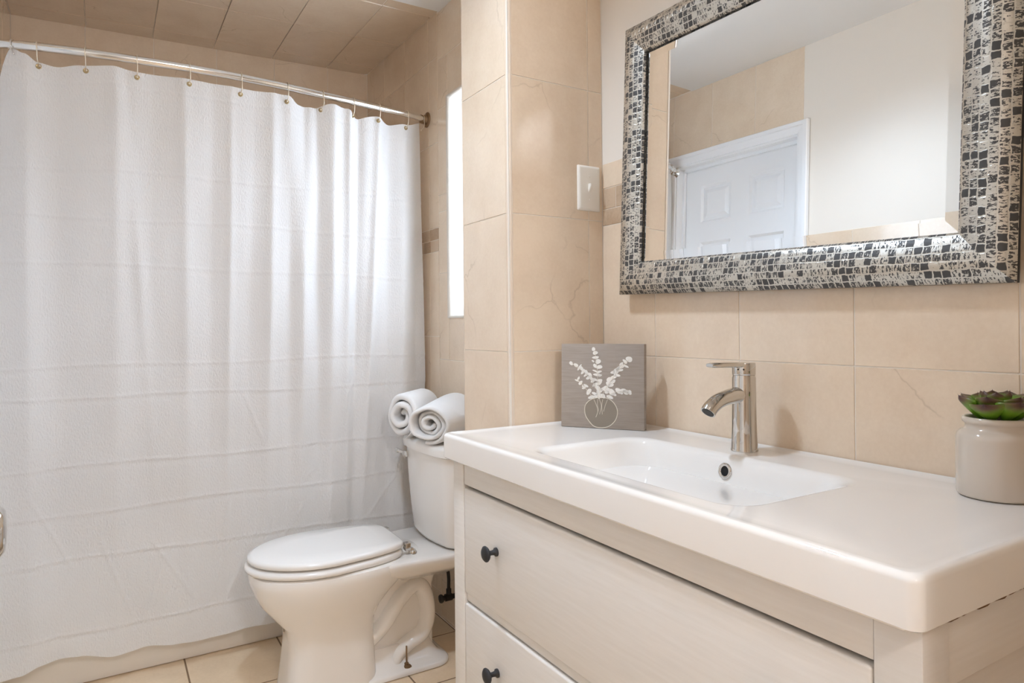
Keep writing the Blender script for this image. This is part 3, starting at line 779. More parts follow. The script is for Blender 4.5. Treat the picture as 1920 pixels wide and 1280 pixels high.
# tank
bm = bmesh.new()
def tank_loop(z, xf, hw, r, bow):
    l = rr(xf, 1.085, TY - hw, TY + hw, r, z, 12)
    out = []
    for x, y, zz in l:
        k = max(0, 1 - ((y - TY) / hw) ** 2); f = max(0, (1.085 - x) / (1.085 - xf))
        out.append((x - bow * k * f - 0.45, y - TY, zz))
    # subdivide the straight front for the bow
    return out
def dens(lp, n=6):
    out = []
    for a, b in zip(lp, lp[1:] + lp[:1]):
        out.append(a)
        if (Vector(a) - Vector(b)).length > 0.05:
            for k in range(1, 12): out.append(tuple(Vector(a).lerp(Vector(b), k / 12)))
    return out
def tank_l(z, xf, hw, r, bow):
    l = dens(rr(xf, 1.085, TY - hw, TY + hw, r, z, 12))
    out = []
    for x, y, zz in l:
        k = max(0, 1 - ((y - TY) / hw) ** 2); f = max(0, (1.085 - x) / (1.085 - xf))
        out.append((x - bow * k * f - 0.45, y - TY, zz))
    return out
loft(bm, [tank_l(0.386, 0.985, 0.165, 0.06, 0.022), tank_l(0.392, 0.972, 0.178, 0.06, 0.026), tank_l(0.405, 0.966, 0.186, 0.06, 0.027), tank_l(0.50, 0.958, 0.198, 0.065, 0.027), tank_l(0.60, 0.952, 0.206, 0.065, 0.027), tank_l(0.693, 0.949, 0.210, 0.065, 0.027)])
obj('tank', bm, MT['toilet'], wc, auto=50)
bm = bmesh.new()
loft(bm, [tank_l(0.694, 0.945, 0.213, 0.065, 0.027), tank_l(0.697, 0.939, 0.219, 0.068, 0.027), tank_l(0.718, 0.937, 0.221, 0.068, 0.027), tank_l(0.728, 0.942, 0.216, 0.066, 0.027), tank_l(0.732, 0.955, 0.204, 0.06, 0.027)])
obj('tank_lid', bm, MT['toilet'], wc, auto=50)
bm = bmesh.new()
lathe(bm, [(0.0185, 0.006), (0.0185, -0.002), (0.014, -0.005), (0.0085, -0.007), (0.0085, -0.016), (0.0125, -0.018), (0.0125, -0.028), (0.005, -0.032), (0.001, -0.032)], 24, 'x', (0.0, 0, 0))
tube(bm, catmull([(-0.022, 0, 0), (-0.024, 0.012, 0.004), (-0.026, 0.034, 0.008), (-0.026, 0.046, 0.010)], 5), [0.0060] * 10 + [0.008] * 6, 14)
lv = obj('flush_lever', bm, MT['chrome'], wc, auto=40); lv.location = (0.950 - 0.45, 0.152, 0.664); lv['label'] = 'chrome flush lever'
lv.rotation_euler = (0, 0, 0.35)
for v in lv.data.vertices: pass

# water shut-off valve behind the toilet
va = thing('shutoff_valve', 'dark bronze water shut-off valve on the wall behind the toilet', 'valve', (XW, 2.20, 0.150))
bm = bmesh.new()
lathe(bm, [(0.022, -0.001), (0.022, -0.004), (0.009, -0.006), (0.009, -0.040), (0.013, -0.041), (0.013, -0.066), (0.009, -0.067), (0.009, -0.076)], 18, 'x')
obj('body', bm, MT['dark_metal'], va, auto=40)
bm = bmesh.new()
lathe(bm, [(0.004, 0.0), (0.014, -0.001), (0.016, -0.006), (0.014, -0.011), (0.003, -0.013)], 16, 'x', (-0.076, 0, 0))
obj('handle', bm, MT['dark_metal'], va, auto=40)
bm = bmesh.new()
tube(bm, catmull([(-0.052, 0, 0.008), (-0.052, 0, 0.03), (-0.050, 0.004, 0.075), (-0.055, 0.012, 0.13), (-0.055, 0.02, 0.18), (-0.055, 0.02, 0.2345)], 6), 0.0062, 12)
lathe(bm, [(0.0095, 0.012), (0.0095, 0.03), (0.007, 0.032)], 12, 'z', (-0.052, 0, 0))
obj('supply_hose', bm, MT['dark_metal'], va, auto=60)

# ------------------------------------------------------------------ rolled towels on the tank
def towel(label, x, y, z, rot, length, rx, rz, turns, seed, flap=False, tilt=0.0, grow=0.0):
    rg = random.Random(seed)
    t = thing('rolled_towel', label, 'towel', (x, y, z), rot, 'rolled white towels on the toilet tank')
    bm = bmesh.new()
    # spiral cross-section in local y/z, extruded along local x
    n = int(turns * 40); ph0 = 4.9 - 2 * pi * turns if flap else 4.3 - 2 * pi * turns
    pts_o, pts_i = [], []
    r0, r1 = 0.16, 1.0
    gap = (r1 - r0) / turns
    for k in range(n + 1):
        a = k / 40 * 2 * pi; r = r0 + (r1 - r0) * k / n
        wob = 1 + 0.03 * sin(a * 2.3 + seed) + 0.02 * sin(a * 5.1 + seed * 2)
        half = gap * 0.43
        if k > n - 5 and not flap: half *= max(0.2, (n - k) / 5)
        for lst, rr_ in ((pts_o, r * wob + half), (pts_i, max(0.02, r * wob - half))):
            yy, zz = rr_ * cos(a + ph0) * rx, rr_ * sin(a + ph0) * rz
            lst.append((yy, zz))
    if flap:
        yy, zz = pts_o[-1]; y2, z2 = pts_i[-1]
    sec_ = pts_o + pts_i[::-1]
    m = len(sec_)
    loops = []
    us = [0, 0.0012, 0.004, 0.008, 0.012, 0.03, 0.06, 0.10]
    us = [d / length for d in us] + [1 - d / length for d in us[::-1]]
    zlow = min(p[1] for p in pts_o)
    for u in us:
        e = 0.0
        for end in (u, 1 - u):
            d = end * length
            if d < 0.012: e = max(e, 1 - sqrt(max(0, 1 - (1 - d / 0.012) ** 2)))
        lp = []
        for q, (yy, zz) in enumerate(sec_):
            kk = q if q <= n else 2 * n + 1 - q
            rad = kk / n
            xx = u * length
            # inner coils are pulled back or pushed out a little
            push = 0.014 * sin(kk / 40 * 2 * pi * 0.5 + seed) * (1 - u) + 0.018 * (1 - rad) * (1 - u) - 0.016 * (rad) * (1 - u) * 0.3
            # soften the end edges of the ply
            o2 = pts_i[kk]; o1 = pts_o[kk]
            cyy, czz = (o1[0] + o2[0]) / 2, (o1[1] + o2[1]) / 2
            f = 1 - 0.85 * e
            lp.append((xx + push, (cyy + (yy - cyy) * f) * (1 + grow * u), (czz + (zz - czz) * f - zlow) * (1 + grow * u)))
        loops.append(lp)
    # finer spacing at the ends so that the ply edges are round
    loft(bm, loops, True, True)
    zmin = min(v.co.z for v in bm.verts)
    for v in bm.verts: v.co.z -= zmin
    o = obj('terry_roll', bm, MT['towel'], t, auto=60)
    t.rotation_euler = (0, tilt, rot)
    return t
towel('tightly rolled white towel on the toilet tank, the one nearer the vanity', 0.905, 2.046, 0.7335, 0.66, 0.20, 0.076, 0.063, 3.3, 3, flap=True, grow=0.22)
towel('loosely rolled white towel on the toilet tank, beside the shower curtain', 0.880, 2.232, 0.7335, 0.66, 0.18, 0.066, 0.079, 2.6, 8, grow=0.04)

# ------------------------------------------------------------------ vanity cabinet
VX, VY0, VY1 = 0.655, 0.3435, 1.3440
VB = XW - 0.006
van = thing('vanity_cabinet', 'white wooden vanity cabinet with two wide drawers and black knobs', 'cabinet', (VX, (VY0 + VY1) / 2, 0))
VC = (VY0 + VY1) / 2
PW = 0.048
for y0, y1 in ((VY0, VY0 + PW), (VY1 - PW, VY1)):
    for xa, xb in ((0.0, 0.048), (VB - VX - 0.05, VB - VX)):
        bm = bmesh.new(); box(bm, xa, xb, y0 - VC, y1 - VC, 0.0, 0.8325, 0.0018)
        obj('corner_post', bm, MT['cabinet'], van, auto=40)
bm = bmesh.new()
box(bm, 0.002, 0.022, VY0 + PW - VC + 0.0008, VY1 - PW - VC - 0.0008, 0.7845, 0.8325, 0.0015)
obj('top_rail', bm, MT['cabinet'], van, auto=40)
bm = bmesh.new()
box(bm, 0.006, 0.024, VY0 + PW - VC + 0.0008, VY1 - PW - VC - 0.0008, 0.5345, 0.5515, 0.002)
obj('middle_rail', bm, MT['cabinet'], van, auto=40)
bm = bmesh.new()
box(bm, 0.004, 0.024, VY0 + PW - VC + 0.0008, VY1 - PW - VC - 0.0008, 0.258, 0.298, 0.002)
obj('bottom_rail', bm, MT['cabinet'], van, auto=40)
for y0, y1, sg in ((VY0 + 0.010, VY0 + 0.024, -1), (VY1 - 0.024, VY1 - 0.010, 1)):
    bm = bmesh.new()
    box(bm, 0.045, VB - VX - 0.045, y0 - VC, y1 - VC, 0.27, 0.832)
    yo = VY0 if sg < 0 else VY1
    a, b = (yo + 0.0025, yo + 0.0155) if sg < 0 else (yo - 0.0155, yo - 0.0025)
    box(bm, 0.047, VB - VX - 0.047, a - VC, b - VC, 0.764, 0.8325, 0.002)
    box(bm, 0.047, VB - VX - 0.047, a - VC, b - VC, 0.27, 0.335, 0.002)
    obj('side_panel', bm, MT['cabinet'], van, auto=40)
bm = bmesh.new(); box(bm, VB - VX - 0.012, VB - VX - 0.004, VY0 + 0.03 - VC, VY1 - 0.03 - VC, 0.27, 0.83); box(bm, 0.03, VB - VX - 0.01, VY0 + 0.02 - VC, VY1 - 0.02 - VC, 0.262, 0.276)
obj('carcass', bm, MT['cabinet'], van)
for z0, z1, zk in ((0.5535, 0.7775, 0.679), (0.3015, 0.5305, 0.440)):
    dz = bpy.data.objects.new('drawer', None); C.objects.link(dz); dz.parent = van; dz.location = (0, 0, z0)
    dz.empty_display_size = 0.03
    bm = bmesh.new()
    box(bm, 0.0005, 0.020, VY0 + PW + 0.0022 - VC, VY1 - PW - 0.0022 - VC, 0, z1 - z0, 0.0035, 3)
    obj('drawer_front', bm, MT['cabinet'], dz, auto=40)
    for yk in (1.1545 - VC, 0.508 - VC):
        bm = bmesh.new()
        lathe(bm, [(0.0085, 0.001), (0.0085, -0.003), (0.0055, -0.005), (0.0045, -0.012), (0.0055, -0.017), (0.0130, -0.0205), (0.0155, -0.0235), (0.0155, -0.0255), (0.012, -0.0285), (0.005, -0.0300), (0.001, -0.0302)], 28, 'x', (0, yk, zk - z0))
        kb = obj('knob', bm, MT['black'], dz, auto=50); kb['label'] = 'matt black mushroom knob'
bm = bmesh.new()
rg = random.Random(4)
prev = None
cl = []
for k in range(70):
    x = 0.012 + k / 69 * (VB - VX - 0.02)
    hgt = 0.0006 + 0.0032 * max(0, rg.random() - 0.25) * (0.5 + 0.5 * sin(k * 0.45) ** 2)
    cl.append([(x, VY0 - VC - 0.0004, 0.8330), (x, VY0 - VC - 0.0022, 0.8330), (x, VY0 - VC - 0.0016, 0.8330 - hgt), (x, VY0 - VC - 0.0002, 0.8330 - hgt * 1.2)])
loft(bm, cl)
ck = obj('caulk_line', bm, MT['caulk'], van); ck['label'] = 'ragged brown caulk line'

# ------------------------------------------------------------------ basin top
bas = thing('washbasin', 'white ceramic washbasin top with a wide rectangular sink on the vanity', 'sink', (0.87, 0.852, 0.834))
bx0, bx1, by0, by1 = 0.6372, XW - 0.0015, 0.3372, 1.3655
def B(lp): return [(x - 0.87, y - 0.852, z - 0.834) for x, y, z in lp]
def dens2(lp, mx=0.03):
    out = []
    for a, b in zip(lp, lp[1:] + lp[:1]):
        out.append(a)
    return out
bm = bmesh.new()
R = 0.014
lp = []
n = 12
for zz, ins in ((0.8338, 0.030),):
    lp.append(B(rr(bx0 + ins, bx1, by0 + ins, by1 - ins, R, zz, n)))
lp.append(B(rr(bx0 + 0.003, bx1, by0 + 0.003, by1, R, 0.8338, n)))
lp.append(B(rr(bx0, bx1, by0, by1, R, 0.8366, n)))
er = 0.008
for k in range(7):
    a = k / 6 * pi / 2
    i = er * (1 - cos(a)); lp.append(B(rr(bx0 + i, bx1 - i * 0.1, by0 + i, by1 - i * 0.3, R, ZCT + 0.0035 - er + er * sin(a), n)))
i = er + 0.012
lp.append(B(rr(bx0 + i, bx1 - 0.006, by0 + i, by1 - 0.008, R, ZCT + 0.0015, n)))
lp.append(B(rr(bx0 + i + 0.02, bx1 - 0.03, by0 + i + 0.03, by1 - 0.03, R, ZCT, n)))
# bowl: soft lip, steep back, sloping sides
SX0, SX1, SY0, SY1 = 0.699, 0.978, 0.596, 1.104
for k in range(8):
    a = k / 7 * math.radians(74)
    r = 0.014; i = r * sin(a); d = r * (1 - cos(a))
    lp.append(B(rr(SX0 - 0.006 + i, SX1 + 0.006 - i, SY0 - 0.010 + i * 1.5, SY1 + 0.010 - i * 1.5, 0.052, ZCT - d, n)))
for k in range(1, 17):
    t_ = k / 16; d = 0.0102 + 0.118 * sin(t_ * pi / 2) ** 0.95; q = (1 - cos(t_ * pi / 2)) ** 1.0
    ix = 0.009 + 0.126 * q; iy = 0.012 + 0.232 * (0.35 * t_ ** 1.2 + 0.65 * q)
    lp.append(B(rr(SX0 + ix, SX1 - ix, SY0 + iy, SY1 - iy, 0.055 * (1 - q) + 0.008, ZCT - d, n)))
loft(bm, lp, True, True)
obj('basin', bm, MT['ceramic'], bas, auto=40)
# overflow ring on the back slope
bm = bmesh.new()
lathe(bm, [(0.0085, -0.004), (0.0085, 0.0015), (0.0105, 0.0032), (0.0135, 0.0030), (0.0150, 0.0012), (0.0150, -0.002)], 32, 'z', (0, 0, 0), False, False)
ov = obj('overflow_ring', bm, MT['chrome'], bas, auto=50)
bm = bmesh.new(); lathe(bm, [(0.0092, -0.003), (0.0092, 0.0006)], 24, 'z')
oh = obj('overflow_hole', bm, MT['hole'], bas)
OVP = (0.9668 - 0.87, 0.8535 - 0.852, 0.8555 - 0.834)
for q in (ov, oh):
    q.location = OVP; q.rotation_euler = (0, -math.radians(80), 0)
bm = bmesh.new(); lathe(bm, [(0.030, -0.001), (0.030, 0.002), (0.024, 0.004), (0.022, 0.007), (0.003, 0.009)], 32, 'z')
dr_ = obj('drain_plug', bm, MT['chrome'], bas, auto=50); dr_.location = (0.84 - 0.87, 0, ZCT - 0.1282 - 0.834)

# ------------------------------------------------------------------ faucet
FX, FY = 1.030, 0.862
fa = thing('faucet', 'chrome single lever faucet standing at the back of the washbasin', 'faucet', (FX, FY, ZCT))
bm = bmesh.new()
lathe(bm, [(0.0250, 0.0), (0.0252, 0.002), (0.0240, 0.006), (0.0228, 0.04), (0.0218, 0.09), (0.0216, 0.138), (0.0205, 0.141), (0.0205, 0.143)], 48)
obj('body', bm, MT['chrome'], fa, auto=50)
bm = bmesh.new()
sp = catmull([(-0.004, 0, 0.1065), (-0.030, 0, 0.1055), (-0.055, 0, 0.1020), (-0.074, 0, 0.0965), (-0.089, 0, 0.0875), (-0.097, 0, 0.0790)], 8)
tube(bm, sp, [0.0162 - 0.0022 * min(1, k / 14) for k in range(len(sp))], 24)
obj('spout', bm, MT['chrome'], fa, auto=60)
bm = bmesh.new()
q = sp[-1]; dq = (sp[-1] - sp[-2]).normalized()
lathe(bm, [(0.0115, -0.001), (0.0115, 0.0006), (0.008, 0.0006)], 20, 'z')
ae = obj('aerator', bm, MT['dark_metal'], fa, auto=50); ae.location = q; ae.rotation_euler = Vector((0, 0, 1)).rotation_difference(dq).to_euler()
bm = bmesh.new()
lathe(bm, [(0.0195, 0.1425), (0.0212, 0.1440), (0.0214, 0.1460), (0.0214, 0.1640), (0.0205, 0.1662), (0.018, 0.1668), (0.004, 0.1670)], 48)
l2 = []
for x, hw, z0, z1 in ((-0.002, 0.0165, 0.1580, 0.1676), (-0.020, 0.0150, 0.1575, 0.1682), (-0.040, 0.0120, 0.1585, 0.1688), (-0.065, 0.0105, 0.1590, 0.1692), (-0.086, 0.0098, 0.1595, 0.1692), (-0.092, 0.0080, 0.1612, 0.1680)):
    rad = (z1 - z0) / 2; zc = (z0 + z1) / 2; lp_ = []
    for k in range(20):
        a = 2 * pi * k / 20
        lp_.append((x, hw * (abs(cos(a)) ** 0.6) * (1 if cos(a) > 0 else -1), zc + rad * (abs(sin(a)) ** 0.8) * (1 if sin(a) > 0 else -1)))
    l2.append(lp_)
loft(bm, l2)
hd = obj('lever', bm, MT['chrome'], fa, auto=50)
for sg in (-1, 1):
    bm = bmesh.new(); lathe(bm, [(0.0016, 0.0), (0.0016, 0.0009), (0.0004, 0.001)], 10, 'x')
    dt = obj('set_screw', bm, MT['hole'], fa); a = pi + 0.45 + sg * 0.24
    dt.location = (0.0210 * cos(a), 0.0210 * sin(a), 0.1545); dt.rotation_euler = (0, 0, a)

# ------------------------------------------------------------------ small canvas print
p0, p1 = Vector((0.9235, 1.3100, 0)), Vector((1.0350, 1.1440, 0))
wid = (p1 - p0).length; ang = atan2(p1.y - p0.y, p1.x - p0.x)
cv = thing('canvas_print', 'small square taupe canvas print of white eucalyptus stems in a vase', 'picture', (p0.x, p0.y, ZCT + 0.0006), ang)
cv.rotation_euler = (math.radians(-2.0), 0, ang)
H_ = 0.196
bm = bmesh.new(); box(bm, 0, wid, 0, 0.020, 0, H_, 0.0012, 2)
obj('canvas', bm, MT['canvas'], cv, auto=40)
def blob(bm, cx, cz, a, b, rot, seed=0, n=18, wob=0.10, y=-0.0006):
    rg = random.Random(seed); ph = rg.random() * 6
    vs = []
    for k in range(n):
        t = 2 * pi * k / n; r = 1 + wob * sin(2 * t + ph) + wob * 0.6 * sin(3 * t + ph * 2)
        x, z = a * r * cos(t), b * r * sin(t)
        vs.append((cx + x * cos(rot) - z * sin(rot), y, cz + x * sin(rot) + z * cos(rot)))
    f = bm.faces.new([bm.verts.new(v) for v in vs])
    ret = bmesh.ops.extrude_face_region(bm, geom=[f])
    for v in ret['geom']:
        if isinstance(v, bmesh.types.BMVert): v.co.y += 0.0009
# picture units: crop pixels of the print (840 wide, 850 tall) -> metres
def uvp(px, pz): return px / 836 * wid, (830 - pz) / 838 * H_
leaves = [  # (x, z, half-length, half-width, degrees) measured on the print
 (335, 45, 20, 17, 30), (353, 82, 24, 20, 0), (356, 128, 36, 13, 0), (382, 168, 26, 26, 20), (330, 165, 14, 9, -40), (352, 212, 26, 15, -35), (395, 222, 34, 17, 10), (350, 262, 24, 9, -20), (393, 270, 26, 12, 15),
 (372, 300, 38, 14, 0), (400, 306, 22, 10, 15), (352, 348, 24, 12, -15), (396, 356, 30, 15, 12), (360, 395, 38, 16, 25), (402, 382, 24, 12, 40), (340, 402, 24, 11, 40), (378, 430, 30, 22, -30), (400, 458, 34, 18, 30), (420, 440, 16, 10, 60),
 (104, 190, 24, 15, -40), (154, 208, 27, 16, -35), (190, 230, 34, 11, 55), (215, 242, 26, 14, -70), (228, 272, 32, 13, 50), (262, 278, 30, 14, -60), (262, 300, 30, 12, 40), (300, 306, 30, 16, -60), (286, 330, 32, 13, 35), (318, 345, 28, 15, -55), (330, 360, 26, 14, 50),
 (181, 340, 20, 10, 65), (164, 362, 24, 7, -25), (202, 385, 24, 16, 40), (228, 420, 14, 8, -30), (258, 412, 26, 12, -20), (238, 432, 22, 12, 40), (288, 470, 32, 22, 60), (322, 522, 30, 15, 15), (348, 488, 34, 12, -15), (300, 530, 18, 14, 0),
 (690, 142, 31, 28, 0), (650, 165, 26, 15, -40), (614, 190, 24, 13, 50), (660, 210, 26, 10, -30), (612, 215, 34, 18, 30), (580, 232, 24, 13, 40), (560, 262, 34, 24, 30), (600, 252, 32, 12, 15), (530, 272, 24, 14, 30), (570, 300, 32, 15, -15), (540, 318, 30, 16, 20),
 (500, 345, 30, 26, 0), (528, 362, 30, 18, 10), (486, 385, 26, 20, 0), (510, 400, 34, 14, 10), (455, 432, 28, 24, 30), (484, 448, 24, 15, 60), (470, 470, 22, 14, 0),
 (520, 468, 38, 26, -30), (500, 516, 32, 17, -20), (545, 490, 20, 14, -20), (588, 452, 34, 24, -20), (614, 470, 20, 12, -60), (636, 448, 28, 20, 0), (660, 462, 30, 24, 0), (690, 462, 22, 20, 40), (702, 478, 12, 10, 0),
 (384, 490, 22, 22, 0), (420, 505, 22, 18, 40), (440, 510, 14, 22, 10), (395, 520, 14, 18, -20), (360, 512, 16, 18, 20)]
bm = bmesh.new()
for k, (px, pz, a, b, dg) in enumerate(leaves):
    x, z = uvp(px, pz); s = wid / 836
    blob(bm, x, z, a * s, b * s, math.radians(dg), k)
obj('printed_leaves', bm, MT['print'], cv)
bm = bmesh.new()
for pts in ([(352, 60), (360, 150), (375, 260), (380, 360), (395, 450), (410, 520)], [(110, 190), (200, 250), (300, 340), (360, 430), (390, 520)], [(690, 145), (580, 260), (500, 370), (440, 470), (420, 520)], [(700, 480), (600, 460), (520, 480), (470, 530)], [(165, 350), (220, 400), (290, 480), (340, 540)],
            [(340, 545), (365, 600), (380, 660), (362, 720)], [(380, 540), (376, 600), (385, 650), (360, 720)], [(395, 540), (415, 610), (398, 690)], [(430, 540), (420, 600), (425, 690)], [(478, 540), (455, 600), (438, 660)]):
    P3 = [Vector((uvp(a, b)[0], -0.0005, uvp(a, b)[1])) for a, b in pts]
    tube(bm, catmull(P3, 5), 0.00055, 6)
obj('printed_stems', bm, MT['print_line'], cv)
bm = bmesh.new()
vz = [(325, 540), (372, 528), (430, 526), (485, 532), (530, 562), (562, 605), (576, 650), (572, 700), (550, 750), (505, 795), (450, 818), (385, 822), (335, 808), (295, 768), (258, 715), (246, 660), (252, 610), (282, 568)]
ring = [Vector((uvp(a, b)[0], -0.0004, uvp(a, b)[1])) for a, b in vz]
rc = catmull(ring + [ring[0]], 4)[:-1]
tube(bm, rc, 0.0009, 6, closed=True)
obj('vase_outline', bm, MT['print_line'], cv)
bm = bmesh.new()
f = bm.faces.new([bm.verts.new((v.x, -0.0002, v.z)) for v in rc])
ret = bmesh.ops.extrude_face_region(bm, geom=[f])
for v in ret['geom']:
    if isinstance(v, bmesh.types.BMVert): v.co.y += 0.0005
obj('printed_vase', bm, MT['print_vase'], cv)

# ------------------------------------------------------------------ potted succulent
PX, PY, PR = 1.0425, 0.4466, 0.0475
pt = thing('potted_succulent', 'green succulent with purple leaf tips in a glossy greige jar-shaped pot', 'plant', (PX, PY, ZCT + 0.0008))
bm = bmesh.new()
prof = [(0.001, 0.0), (0.044, 0.0), (0.0465, 0.0015), (0.0475, 0.004), (0.0477, 0.030), (0.0475, 0.078), (0.0462, 0.0845), (0.0425, 0.0885), (0.0390, 0.0905), (0.0365, 0.0930), (0.0362, 0.0965), (0.0372, 0.0990), (0.0395, 0.1005), (0.0402, 0.1035), (0.0395, 0.1068), (0.0375, 0.1080), (0.0355, 0.1070), (0.0350, 0.100)]
lathe(bm, prof, 64, cap1=False)
obj('pot', bm, MT['pot'], pt, auto=60)
bm = bmesh.new(); lathe(bm, [(0.0355, 0.096), (0.0355, 0.100), (0.02, 0.103), (0.002, 0.104)], 32)
obj('soil', bm, MT['soil'], pt, auto=60)
def leaf_mesh(name, Lf, Wf, Tf, curl):
    me = bpy.data.meshes.new(name); vs, fs, uv = [], [], []
    nu, nv = 16, 14
    for i in range(nu + 1):
        s = i / nu
        w_ = Wf * (sin(min(1, s * 1.02) * pi * 0.5) ** 0.75 if s < 0.62 else 1.0) * (1.0 if s < 0.62 else max(0.0, 1 - ((s - 0.62) / 0.38) ** 2.3)) * (0.45 + 0.55 * min(1, s / 0.5))
        w_ = max(w_, 0.0004)
        th = Tf * (1 - 0.55 * s) * (1.0 if s < 0.9 else max(0.08, 1 - ((s - 0.9) / 0.1) ** 2))
        for j in range(nv):
            a = 2 * pi * j / nv
            y = w_ * cos(a); up = sin(a)
            z = th * up * (0.35 if up > 0 else 1.0) + curl * Lf * s * s + 0.35 * (y / Wf) ** 2 * Wf
            x = Lf * s
            vs.append((x, y, z)); uv.append((s, j / nv))
    tip = len(vs); vs.append((Lf * 1.06, 0, curl * Lf * 1.15)); uv.append((1, .5))
    for i in range(nu):
        for j in range(nv):
            k = (j + 1) % nv
            fs.append((i * nv + j, i * nv + k, (i + 1) * nv + k, (i + 1) * nv + j))
    for j in range(nv): fs.append((nu * nv + j, nu * nv + (j + 1) % nv, tip))
    fs.append(tuple(range(nv))[::-1])
    me.from_pydata(vs, [], fs)
    u = me.uv_layers.new(name='UVMap')
    for l in me.loops: u.data[l.index].uv = uv[l.vertex_index]
    me.materials.append(MT['leaf'])
    for p in me.polygons: p.use_smooth = True
    return me
LM = [leaf_mesh('leaf', 0.046, 0.0220, 0.010, 0.16), leaf_mesh('leaf', 0.041, 0.0180, 0.009, 0.16), leaf_mesh('leaf', 0.030, 0.012, 0.007, 0.2), leaf_mesh('leaf', 0.017, 0.007, 0.005, 0.3)]
rg = random.Random(5)
for ring_, (cnt, mi_, el, hz_, r0) in enumerate(((7, 0, 23, 0.1070, 0.008), (6, 1, 36, 0.1100, 0.007), (6, 2, 55, 0.1150, 0.005), (5, 3, 68, 0.1190, 0.002))):
    for k in range(cnt):
        a = 2 * pi * (k + 0.5 * (ring_ % 2)) / cnt + rg.uniform(-.12, .12) + 0.55
        o = bpy.data.objects.new('leaf', LM[mi_]); C.objects.link(o); o.parent = pt
        o.location = (r0 * cos(a), r0 * sin(a), hz_)
        o.rotation_euler = (rg.uniform(-.08, .08), -math.radians(el + rg.uniform(-6, 8)), a)

# ------------------------------------------------------------------ light switch
sw = thing('light_switch', 'ivory toggle light switch plate on the tiled wing wall', 'light switch', (1.0545, YL - 0.0002, 1.4735))
bm = bmesh.new()
lp = []
for d, h in ((0.0, 0.0), (0.0, -0.0022), (0.0012, -0.0042), (0.0050, -0.0060), (0.0075, -0.0064)):
    l = rr(-0.035 + d, 0.035 - d, -0.0572 + d, 0.0572 - d, 0.003, 0, 5); lp.append([(x, h, z) for x, z, _ in l])
loft(bm, lp)
obj('plate', bm, MT['switch'], sw, auto=40)
bm = bmesh.new()
l0 = [(-0.0048, -0.006, -0.0115), (0.0048, -0.006, -0.0115), (0.0048, -0.006, 0.0115), (-0.0048, -0.006, 0.0115)]
l1 = [(-0.0044, -0.0085, -0.0085), (0.0044, -0.0085, -0.0085), (0.0044, -0.0085, 0.0110), (-0.0044, -0.0085, 0.0110)]
l2 = [(-0.0036, -0.0165, 0.0035), (0.0036, -0.0165, 0.0035), (0.0036, -0.0155, 0.0110), (-0.0036, -0.0155, 0.0110)]
loft(bm, [l0, l1, l2])
bmesh.ops.bevel(bm, geom=bm.edges[:], offset=0.0009, segments=2, affect='EDGES')
obj('toggle', bm, MT['switch'], sw, auto=50)
for z in (-0.0302, 0.0302):
    bm = bmesh.new(); lathe(bm, [(0.0032, -0.0055), (0.0032, -0.0068), (0.001, -0.0073)], 14, 'y', (0, 0, z))
    obj('screw', bm, MT['switch'], sw, auto=40)

# ------------------------------------------------------------------ wall mirror with mosaic frame (hangs slightly askew)
MW, MH, FW = 0.832, 0.640, 0.076
MCY, MCZ, MROLL = 0.8425, 1.5080, 0.025
TILT = 0.021
mi = thing('wall_mirror', 'large rectangular mirror in a silver and charcoal mosaic frame, hanging above the washbasin', 'mirror', (XW - 0.0012 - MH / 2 * TILT, MCY, MCZ))
mi.rotation_euler = (MROLL, TILT, 0.008)
prof = [(0.0, 0.005), (0.0, 0.0125), (0.0012, 0.0145), (0.008, 0.0205), (0.018, 0.0260), (0.029, 0.0285), (0.040, 0.0280), (0.052, 0.0250), (0.063, 0.0215), (0.072, 0.0192), (0.0745, 0.0165), (FW, 0.0140), (FW, 0.0116)]
arc = [0.0]
for a, b in zip(prof, prof[1:]): arc.append(arc[-1] + hypot(b[0] - a[0], b[1] - a[1]))
A0 = arc[1]
def frame_bar(name, side):
    me = bpy.data.meshes.new(name); vs, fs, uv = [], [], []
    ns = 24; npf = len(prof)
    for i in range(ns + 1):
        s = i / ns
        for (d, h), ar in zip(prof, arc):
            if side in 'tb':
                y = (-MW / 2 + d) + s * (MW - 2 * d); z = (MH / 2 - d) * (1 if side == 't' else -1); ln = y
            else:
                z = (-MH / 2 + d) + s * (MH - 2 * d); y = (MW / 2 - d) * (1 if side == 'l' else -1); ln = z
            vs.append((-h, y, z)); uv.append((ln + {'t': 3.1, 'b': 5.03, 'l': 7.4, 'r': 9.2}[side], ar - A0 + 0.0005))
    for i in range(ns):
        for j in range(npf - 1):
            a = i * npf + j; fs.append((a, a + 1, a + npf + 1, a + npf))
    fs.append(tuple(range(npf))); fs.append(tuple(ns * npf + k for k in range(npf))[::-1])
    me.from_pydata(vs, [], fs)
    u = me.uv_layers.new(name='UVMap')
    for l in me.loops: u.data[l.index].uv = uv[l.vertex_index]
    bm2 = bmesh.new(); bm2.from_mesh(me); bmesh.ops.recalc_face_normals(bm2, faces=bm2.faces); bm2.to_mesh(me); bm2.free()
    o = link(name, me, [MT['mosaic'], MT['black']], mi)
    for p in me.polygons:
        p.use_smooth = len(p.vertices) == 4
        if p.index % (npf - 1) in (0, npf - 2) and len(p.vertices) == 4: p.material_index = 1
    me.set_sharp_from_angle(angle=math.radians(55))
    return o
for s in 'tblr': frame_bar('frame_bar', s)
bm = bmesh.new()
gy, gz = MW / 2 - FW + 0.004, MH / 2 - FW + 0.004
bv = 0.024
g0 = [(-0.0095, -gy, -gz), (-0.0095, gy, -gz), (-0.0095, gy, gz), (-0.0095, -gy, gz)]
